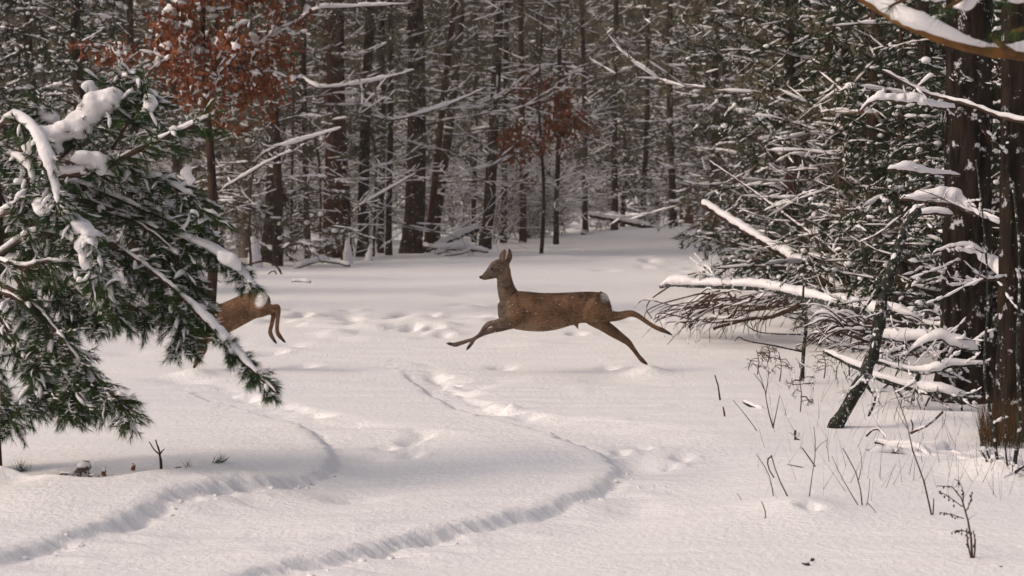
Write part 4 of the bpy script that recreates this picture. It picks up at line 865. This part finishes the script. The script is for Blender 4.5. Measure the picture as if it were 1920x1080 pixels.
limb('leaning_pole', 'snow covered pole leaning down to the right behind the fallen branches', 'fallen trunk', [([(1316, 382, 24.5), (1400, 436, 23.8), (1470, 478, 23.2), (1540, 520, 22.6), (1620, 570, 22)], 6, 8, [5, 8, 9, 7, 6])], BARK, 4, 66, twl=.4)
limb('leaning_pole', 'very thin bare pole slanting across the dark right thicket', 'fallen trunk', [([(1330, 302, 26), (1400, 350, 25.5), (1470, 402, 25), (1560, 470, 24), (1620, 530, 23), (1665, 578, 22.5)], 1.6, 3, [1, 2, 2, 2]), ([(1292, 416, 26), (1350, 408, 25.6), (1420, 394, 25.3)], 1.3, 1.3, 0)], TWIG, 5, 67, twl=.4)
limb('fallen_log', 'snowy fallen trunk in the background above the bright end of the clearing', 'fallen trunk', [([(1104, 404, 59), (1160, 414, 59), (1242, 432, 59)], 3, 5, [6, 6, 5])], BARK, 3, 68, twl=.6)
limb('fallen_log', 'small snowy log lying low at the far edge of the snow', 'fallen trunk', [([(1090, 438, 55), (1130, 448, 55), (1168, 458, 54)], 2.5, 3, [4, 4, 3])], BARK, 0, 69)
limb('fallen_log', 'snow covered log propped against the foot of the lone black trunk', 'fallen trunk', [([(800, 471, 46.5), (830, 458, 46.8), (860, 444, 47), (896, 430, 47.5)], 3, 5, [4, 6, 6])], BARK, 3, 70, twl=.5)
limb('brush_pile', 'low snowy tangle of branches left of the lone black trunk foot', 'brush', [([(795, 463, 45.6), (830, 467, 45), (880, 468, 45), (915, 473, 44.6)], 3, 2, [5, 7, 4]), ([(820, 476, 45), (850, 468, 45), (900, 472, 45)], 2, 2, [4, 5]), ([(835, 480, 44.5), (870, 474, 44.8), (890, 462, 45)], 2, 1, [3, 3])], TWIG, 8, 71, twl=.4)
limb('bent_stick', 'snowy stick slanting up right from the foot of the thick reddish pine', 'branch', [([(578, 492, 41.5), (600, 468, 41.8), (618, 458, 42), (642, 444, 42.2)], 2, 1.5, [2, 3, 3])], TWIG, 2, 72, twl=.4)
limb('fallen_branch', 'curved snowy branch lying before the thick reddish pine', 'fallen branch', [([(553, 504, 38.8), (575, 496, 39.2), (600, 490, 39.6), (622, 492, 39.6), (655, 498, 39.2)], 2.5, 2, [4, 5, 4])], TWIG, 5, 73, twl=.35)
limb('bent_stick', 'thin twig bowed into an arch beside the pale trunk', 'branch', [([(455, 512, 36), (468, 496, 36), (500, 490, 36), (522, 503, 36), (530, 526, 35.9)], 1.6, 2.2, 0), ([(500, 520, 36), (506, 510, 36), (515, 508, 36), (520, 518, 36)], 1.5, 1.5, [2, 2])], TWIG, 3, 74, twl=.3)
limb('fallen_branch', 'short dark stick lying flat on the snow below the arch twig', 'fallen branch', [([(548, 529, 33.2), (565, 529, 33.2), (582, 530, 33.1)], 2.6, 2.2, [3, 3])], BARK, 0, 75)
for i, (lab, pts, sn_) in enumerate([('bowed sapling arching right with a thick line of snow left of the reddish pine', [(398, 500, 37), (400, 420, 37), (412, 362, 37), (460, 330, 37), (510, 300, 37), (548, 284, 37)], [1, 2, 3, 5, 6, 4]),
        ('bowed sapling whose snowy tip crosses the thick reddish pine', [(470, 500, 38), (468, 400, 38), (478, 310, 38), (510, 280, 38), (560, 266, 38), (640, 240, 38)], [1, 1, 3, 6, 7, 4]),
        ('bowed sapling with a long snowy arc high above the broad dark trunk', [(600, 492, 42), (598, 300, 42), (560, 150, 42), (600, 165, 41), (690, 155, 41), (776, 132, 41)], [0, 1, 2, 6, 7, 3]),
        ('bowed sapling making a snowy arc at the very top left of centre', [(545, 492, 42), (550, 200, 42), (556, 62, 42), (590, 20, 41), (660, 14, 41), (760, 8, 41)], [0, 0, 3, 6, 7, 3]),
        ('bowed sapling with a snowy tip rising right toward the lone black trunk', [(700, 486, 44), (705, 300, 44), (690, 222, 44), (740, 225, 43), (830, 200, 43), (905, 168, 43)], [0, 0, 2, 5, 6, 3]),
        ('bowed sapling with snow slanting across the broad dark trunk', [(640, 494, 41), (650, 420, 41), (668, 392, 41), (700, 372, 41), (780, 325, 41)], [1, 2, 4, 5, 3]),
        ('bowed sapling sweeping right over the gap behind the deer', [(905, 466, 48), (915, 300, 48), (940, 190, 48), (980, 160, 47.5), (1015, 130, 47), (1045, 120, 47)], [0, 0, 2, 5, 6, 3])]):
    limb('bowed_sapling', lab, 'sapling', [(pts, 2.6, 1.4, [a * .62 for a in sn_])], TWIG, 22, 80 + i, None, .8)
# snow cones on stumps at the left edge of the wood
for i, (px, py, wd, ht, lab) in enumerate([(480, 500, 17, 55, 'stump under a tall cone of snow at the foot of the pale trunk'), (655, 494, 12, 52, 'stump under a narrow cone of snow right of the thick reddish pine'), (695, 488, 9, 30, 'small snow covered stump right of the narrow snow cone'), (1478, 560, 15, 60, 'snow cap on a broken stub beside the dark right trunk')]):
    g = onG(px, py); g[1] -= .3; root = thing('stump', lab, 'stump', tuple(g)); D = g[1]; rr_ = np.random.default_rng(90 + i); sm_ = MB(); tube(sm_, [(0, 0, -.1), (0, 0, pxm(ht * .4, D)), (.02, 0, pxm(ht * .75, D))], [pxm(wd * .7, D), pxm(wd * .5, D), pxm(wd * .3, D)], 10); obj('wood', sm_.mesh('wood', [BARK]), root)
    s2 = MB()
    for t_ in np.linspace(0, 1, 6): blob(s2, (rr_.normal() * .02, -.03, pxm(ht * t_ * .95, D)), pxm(wd * (1 - .62 * t_), D), pxm(wd * (1 - .62 * t_), D), pxm(ht * .16, D), rr_, .15)
    o = obj('snow_cover', s2.mesh('snow_cover', [SNOW]), root); remesh(o, .03, 5, [SNOW])

# foreground right
g_ = lambda px, py: (px, py, DG(py))
v_ = limb('fallen_branch', 'half buried snowy branch lying flat behind the foreground weeds', 'fallen branch', [([(1588, 868, 11.5), (1644, 856, 11.6), (1669, 849, 11.6), (1708, 856, 11.6), (1743, 866, 11.5), (1806, 864, 11.5)], 3.5, 3, [3, 9, 6, 7, 5, 4]), ([(1640, 830, 12), (1680, 836, 11.9), (1720, 840, 11.8), (1745, 860, 11.6)], 2, 2, [8, 8, 4]), ([(1600, 857, 11.7), (1618, 845, 11.7), (1650, 842, 11.7)], 1.6, 1.4, [3, 3]), ([(1785, 850, 11.7), (1800, 855, 11.6), (1815, 856, 11.6)], 3, 2, [4, 4])], MOSS, 6, 101, twl=.1)
lumps(v_, [(1700, 838, 11.9, 44, 9), (1745, 834, 11.9, 40, 9), (1660, 846, 11.8, 36, 8), (1840, 850, 11.6, 32, 12), (1815, 858, 11.5, 28, 8), (1612, 864, 11.5, 26, 7), (1775, 852, 11.7, 44, 9)], .012)
limb('bent_stick', 'dark stick pointing up right above the half buried branch', 'branch', [([(1708, 812, 12.3), (1738, 798, 12.2), (1768, 772, 12.1)], 2.4, 2, [1.5, 1.5]), ([(1710, 814, 12.3), (1712, 800, 12.3), (1708, 787, 12.3)], 1.5, 1.2, 0)], TWIG, 2, 102, twl=.08)
limb('bent_stick', 'arched stick poking out of the snow left of the half buried branch', 'branch', [([(1624, 818, 12.3), (1640, 804, 12.3), (1652, 808, 12.2), (1664, 828, 12.1)], 1.8, 1.4, [1, 2])], TWIG, 0, 103)
limb('fallen_branch', 'short snow topped stick lying among weeds below the thin sapling', 'fallen branch', [([(1394, 754, 14.5), (1414, 764, 14.4), (1434, 772, 14.3)], 3, 4, [2.5, 3, 4]), ([(1432, 770, 14.3), (1442, 782, 14.2)], 1.6, 1.2, 0)], MOSS, 0, 104)
limb('bare_shrub', 'cluster of bare mossy stems rising in front of the tawny grass at the right edge', 'shrub', [([(1872, 912, 10.7), (1872, 873, 10.7), (1860, 790, 10.7), (1846, 700, 10.7), (1852, 560, 10.8), (1846, 440, 10.8), (1830, 300, 10.9)], 4, 1.5, [0.5, 1, 1]), ([(1893, 915, 10.6), (1900, 880, 10.6), (1912, 790, 10.6), (1908, 650, 10.6), (1912, 500, 10.7), (1900, 340, 10.8)], 5, 2, 0), ([(1878, 906, 10.6), (1898, 890, 10.5), (1925, 870, 10.4)], 4, 2, [2, 2]),
      ([(1852, 905, 10.7), (1856, 880, 10.7), (1840, 845, 10.7)], 3, 1.5, 0), ([(1862, 880, 10.7), (1850, 845, 10.7), (1846, 815, 10.7)], 2, 1, 0), ([(1893, 905, 10.6), (1886, 850, 10.6), (1884, 790, 10.6), (1876, 700, 10.7), (1880, 620, 10.8)], 2, 1, 0), ([(1900, 905, 10.5), (1915, 905, 10.5), (1930, 890, 10.4)], 3, 2, [2, 2])], MOSS, 6, 105, twl=.16)
WD = [('crooked dark weed stalk standing alone right of the landing hind hoof', [([g_(1350, 750), (1346, 722, DG(750)), (1340, 703, DG(750))], 2.2, 1.4)]),
      ('tiny dark stub just below the lone crooked stalk', [([g_(1359, 786), (1358, 774, DG(786)), (1356, 763, DG(786))], 2.2, 1.8)]),
      ('thin weed leaning left with its foot right of the tiny stub', [([g_(1424, 815), (1400, 781, DG(815)), (1374, 750, DG(815))], 1, .7), ([(1424, 813, DG(815)), (1412, 828, DG(828)), (1406, 840, DG(840))], .9, .6)]),
      ('branching weed standing over the short snow topped stick', [([g_(1452, 810), (1438, 760, DG(810)), (1433, 728, DG(810)), (1414, 700, DG(810))], 1.5, .7), ([(1450, 800, DG(810)), (1455, 775, DG(810)), (1462, 742, DG(810))], 1.3, .7), ([(1436, 740, DG(810)), (1441, 700, DG(810)), (1437, 670, DG(810))], .9, .5), ([(1433, 728, DG(810)), (1420, 690, DG(810)), (1402, 672, DG(810))], .8, .5)]),
      ('small upright stub with a side twig left of the half buried branch', [([g_(1491, 833), (1491, 820, DG(833)), (1491, 807, DG(833))], 3, 2.6), ([(1492, 822, DG(833)), (1506, 828, DG(833)), (1522, 833, DG(833))], 1.5, 1)]),
      ('two crossed dark twigs in front of the small upright stub', [([g_(1541, 893), (1522, 865, DG(893)), (1504, 839, DG(893))], 1.8, 1.2), ([(1541, 891, DG(893)), (1520, 880, DG(893)), (1478, 871, DG(893))], 1.6, 1)]),
      ('thin pale weed bending left next to the hooked weed', [([g_(1452, 944), (1446, 905, DG(944)), (1437, 880, DG(944)), (1418, 852, DG(944))], 1.1, .7)]),
      ('hooked weed with a curled tip and a long leaning stem', [([g_(1489, 955), (1472, 922, DG(955)), (1456, 887, DG(955)), (1446, 853, DG(955))], 1.8, 1.2), ([(1446, 856, DG(955)), (1439, 862, DG(955)), (1441, 878, DG(955)), (1451, 895, DG(955))], 1.8, 1.4)]),
      ('slender straight weed rising past the crossed twigs', [([g_(1515, 955), (1521, 905, DG(955)), (1529, 845, DG(955)), (1526, 800, DG(955))], 1.2, .7), ([(1529, 845, DG(955)), (1540, 832, DG(955)), (1553, 824, DG(955))], .8, .5)]),
      ('spreading weed with several stems meeting low in the middle of the right foreground', [([g_(1618, 962), (1582, 902, DG(962)), (1560, 855, DG(962))], 1.1, .7), ([(1618, 960, DG(962)), (1611, 905, DG(962)), (1597, 870, DG(962)), (1580, 840, DG(962))], 1.6, .9), ([(1618, 962, DG(962)), (1627, 940, DG(962)), (1631, 898, DG(962))], 1, .7), ([g_(1655, 978), (1638, 955, DG(978)), (1626, 942, DG(978))], .9, .7), ([(1610, 900, DG(962)), (1616, 870, DG(962)), (1612, 840, DG(962))], .8, .5)]),
      ('tallest weed, a long wavering stem crossing in front of the half buried branch', [([g_(1750, 980), (1740, 935, DG(980)), (1730, 895, DG(980)), (1711, 845, DG(980)), (1704, 806, DG(980)), (1690, 765, DG(980)), (1672, 721, DG(980))], 2, .8), ([(1749, 975, DG(980)), (1751, 935, DG(980))], 1.6, 1.2), ([(1704, 806, DG(980)), (1692, 790, DG(980)), (1680, 765, DG(980))], .8, .5)]),
      ('knobbly short weed left of the snow hump', [([g_(1436, 988), (1435, 960, DG(988)), (1428, 940, DG(988))], 1.4, 1), ([(1436, 970, DG(988)), (1425, 975, DG(988))], .8, .6)]),
      ('tiny slanting twig at the foot of the knobbly short weed', [([g_(1421, 991), (1411, 977, DG(991))], 1.2, .9)]),
      ('tiny forked twig up left of the knobbly short weed', [([g_(1384, 945), (1394, 943, DG(945)), (1382, 925, DG(945))], 1, .7)])]
for i, (lab, ln) in enumerate(WD): limb('weed', lab, 'weed', [(p, a * .9, b * .8, 0) for p, a, b in ln], WEED, 4, 110 + i, None, .05)
D = DG(1058); sp = [([(1824, 1058, D), (1820, 1010, D), (1815, 975, D), (1804, 935, D), (1785, 913, D), (1757, 911, D)], 2.6, .8, 0), ([(1804, 950, D), (1780, 932, D), (1760, 921, D)], 1.1, .6, 0), ([(1807, 972, D), (1785, 965, D), (1764, 961, D)], 1.1, .6, 0), ([(1813, 996, D), (1800, 995, D), (1786, 996, D)], 1, .6, 0), ([(1806, 945, D), (1806, 922, D), (1800, 905, D), (1790, 898, D)], 1, .6, 0), ([(1810, 960, D), (1818, 945, D), (1823, 922, D)], 1.1, .7, 0), ([(1822, 1050, D), (1815, 1020, D), (1813, 990, D)], 1.8, 1.2, 0), ([(1826, 1050, D), (1829, 1020, D), (1825, 995, D)], 1.6, 1, 0)]
sw = limb('seed_plant', 'dry seed plant with drooping pod sprays in the lower right corner', 'weed', sp, WEED, 2, 140, None, .04)
for i, (px, py, hh, lab) in enumerate([(1420, 700, 44, 'faint dry seedling with crumpled leaves left of the thin sapling'), (1462, 712, 52, 'faint bushy seedling close to the left of the thin sapling'), (1500, 772, 66, 'thin seedling standing just below the foot of the thin sapling'), (1545, 706, 44, 'faint seedling between the thin sapling and the mossy leaning stem'), (1440, 676, 30, 'smallest faint seedling near the brush tangle')]):
    D = DG(py); R_ = np.random.default_rng(300 + i); ln = [([(px, py + 3, D), (px + 3, py - hh * .5, D), (px - 2, py - hh, D)], 1.2, .6, 0)]
    for k in range(9):
        t_ = .25 + .7 * R_.random(); d_ = R_.choice([-1, 1]) * (8 + 16 * R_.random()); ln.append(([(px + 1, py - hh * t_, D), (px + d_ * .6, py - hh * t_ - 6 + 8 * R_.random(), D), (px + d_, py - hh * t_ - 4 + 16 * R_.random(), D)], .8, .5, 0))
    w_ = limb('seedling', lab, 'plant', ln, WEED, 0, 310 + i); o3 = np.array(w_.location); lm = MB(); P_ = np.array([P(*a[0][2]) for a in ln[1:]]) - o3
    P_ = np.repeat(P_, 7, 0); needles(lm, P_ + R_.normal(size=P_.shape) * .012, R_.normal(size=P_.shape) + [0, 0, -.5], .034, .007, R_); obj('leaves', lm.mesh('leaves', [WEED], False), w_)
r = np.random.default_rng(141); pm = MB(); o3 = np.array(sw.location)
for pts, a, b_, _ in sp:
    c = spline([P(*p) for p in pts], 12)
    for q in c[3:]:
        if r.random() < .75: blob(pm, q - o3 + r.normal(size=3) * .004 - [0, 0, .006], .0035, .0035, .006, r, .2)
obj('pods', pm.mesh('pods', [WEED]), sw)
# tawny grass round the right trunks and pale stalks through the snow
r = np.random.default_rng(150); n = 900; px = 1842 + 110 * r.random(n); D = 12.1 + .7 * r.random(n); b = np.array([[W(a, d), d, 0] for a, d in zip(px, D)]); b[:, 2] = H(b[:, 0], b[:, 1]) - .02
mb = MB(); needles(mb, b, r.normal(size=(n, 3)) * [.16, .16, .05] + [0, 0, 1], .27, .004, r); tag(obj('dry_grass', mb.mesh('dry_grass', [GRASSY], False)), 'tawny dry grass standing at the foot of the right edge trunk', 'grass', kind='stuff')
n = 340; px = 1400 + 560 * r.random(n) ** .7; py = 700 + 240 * r.random(n) ** 1.6; b = np.array([onG(a, c) for a, c in zip(px, py)]); mb = MB()
needles(mb, b, r.normal(size=(n, 3)) * [.35, .35, .05] + [0, 0, 1], .26, .0028, r); tag(obj('pale_stalks', mb.mesh('pale_stalks', [WEED], False)), 'thin pale grass stalks poking through the snow under the fallen limbs', 'grass', kind='stuff')

r = np.random.default_rng(400)
for i in range(46):
    ln_ = EA if i % 2 else EB; j = r.integers(int(len(ln_) * .42), len(ln_) - 4); q = ln_[j] + np.array([r.normal() * .05 + .05, -.10 - .08 * r.random(), 0]); q[2] = h1(q[0], q[1])
    m_ = MB(); blob(m_, (0, 0, 0), .007 + .014 * r.random(), .007 + .012 * r.random(), .005 + .008 * r.random(), r, .35); o = obj('snow_crumb', m_.mesh('snow_crumb', [SNOWG]), None, tuple(q)); o.rotation_euler = (0, 0, r.random() * 6)
    tag(o, 'small crumb of snow broken off the edge of a rut', 'snow crumb', 'crumbs along the rut edges')
# foreground left
limb('forked_twig', 'small forked dark twig standing on the snow bank at lower left', 'twig', [([(303, 884, 11), (301, 864, 11), (299, 850, 11)], 2.6, 2.2, 0), ([(299, 852, 11), (288, 842, 11), (280, 828, 11)], 1.6, 1, 0), ([(300, 850, 11), (296, 838, 11), (292, 825, 11)], 1.8, 1.2, 0), ([(300, 850, 11), (308, 842, 11)], 1.8, 1, 0)], TWIG, 0, 160)
limb('buried_twig', 'curved twig end showing right of the forked twig', 'twig', [([(320, 883, 10.95), (330, 877, 10.95), (340, 876, 10.95)], 1.4, 1, 0)], TWIG, 0, 161)
limb('buried_twig', 'tiny stub poking out just below the forked twig', 'twig', [([(300, 890, 10.9), (297, 881, 10.9)], 1.6, 1.2, 0)], TWIG, 0, 162)
def tuft(label, px, py, n, L, sp, seed, m=NEED, lean=0):
    r = np.random.default_rng(seed); g = onG(px, py); mb = MB(); needles(mb, r.normal(size=(n, 3)) * [.015, .02, 0], r.normal(size=(n, 3)) * sp + [lean, 0, 1], L, .003, r)
    o = obj('needle_tuft', mb.mesh('needle_tuft', [m], False), None, tuple(g)); tag(o, label, 'plant')
tuft('needle tuft sticking up at the foot of the near pine trunk', 40, 884, 46, .085, .55, 170); tuft('leaning green sprig lying on the snow right of the forked twig', 408, 868, 50, .07, .4, 171, lean=.9); tuft('sparse grass sprig between the forked twig and the green sprig', 352, 876, 12, .06, .5, 172, WEED)
def chunk(label, px, py, w_, h_, seed, m=LITTER, cat='debris'):
    r = np.random.default_rng(seed); g = onG(px, py); D = g[1]; mb = MB()
    blob(mb, (0, 0, pxm(h_ * .35, D)), pxm(w_, D), pxm(w_, D) * .7, pxm(h_ * .6, D), r, .3); root = thing('frozen_clod', label, cat, tuple(g)); obj('clod', mb.mesh('clod', [m]), root)
    s2 = MB(); blob(s2, (0, .0, pxm(h_ * .85, D)), pxm(w_ * .8, D), pxm(w_, D) * .6, pxm(h_ * .28, D), r, .15); obj('snow_cover', s2.mesh('snow_cover', [SNOW]), root)
chunk('grey snow capped clod, tallest lump on the left snow bank', 157, 893, 14, 26, 180); chunk('flat dark debris left of the snow capped clod', 128, 894, 16, 10, 181); chunk('reddish bark chip standing right of the snow capped clod', 195, 893, 5, 15, 182, OAKL); chunk('small reddish chip between the clod and the forked twig', 250, 882, 4, 12, 183, OAKL); chunk('low debris hump right of the tallest clod', 175, 897, 10, 8, 184)
chunk('small dark leaf bud lying on the snow at the bottom right', 1512, 1060, 7, 7, 185, HOOF); chunk('second tiny dark bud just above the bottom right one', 1523, 1052, 4, 7, 186, HOOF); chunk('tiny dark speck of bark near the lower right corner', 1877, 1063, 3, 3, 187, HOOF)

# ------------------------------------------------------------------ falling snow
r = np.random.default_rng(200); n = 3600; D = 6 + 36 * r.random(n) ** .8; x = (r.random(n) - .5) * 2 * (.3 * D + .5); z = .1 + r.random(n) * (2.2 + .1 * D)
mb = MB(); octas(mb, np.stack([x, D, z], -1), (.0016 + .0034 * r.random(n) ** 2) * (D / 12) ** .6); tag(obj('falling_snow', mb.mesh('falling_snow', [SNOW])), 'tiny snowflakes drifting through the air', 'snow', kind='stuff')
for T_ in PINES + YF + YM + TH:
    if 'used' in T_: del T_['used']

# ------------------------------------------------------------------ cold air between the camera and the far trees
hz = bpy.data.meshes.new('haze'); x0, x1, y0, y1, z0, z1 = -320, 320, -80, 190, -2.5, 27
hz.from_pydata([(x, y, z) for x in (x0, x1) for y in (y0, y1) for z in (z0, z1)], [], [(0, 1, 3, 2), (4, 6, 7, 5), (0, 4, 5, 1), (2, 3, 7, 6), (0, 2, 6, 4), (1, 5, 7, 3)])
ho = obj('haze', hz); tag(ho, kind='stuff'); hm = bpy.data.materials.new('haze_air'); hm.use_nodes = True; t = hm.node_tree; t.nodes.clear()
pv = t.nodes.new('ShaderNodeVolumePrincipled'); pv.inputs['Color'].default_value = (.95, .88, .84, 1); pv.inputs['Density'].default_value = .0009; pv.inputs['Anisotropy'].default_value = .2
mo = t.nodes.new('ShaderNodeOutputMaterial'); t.links.new(pv.outputs[0], mo.inputs['Volume']); hz.materials.append(hm)
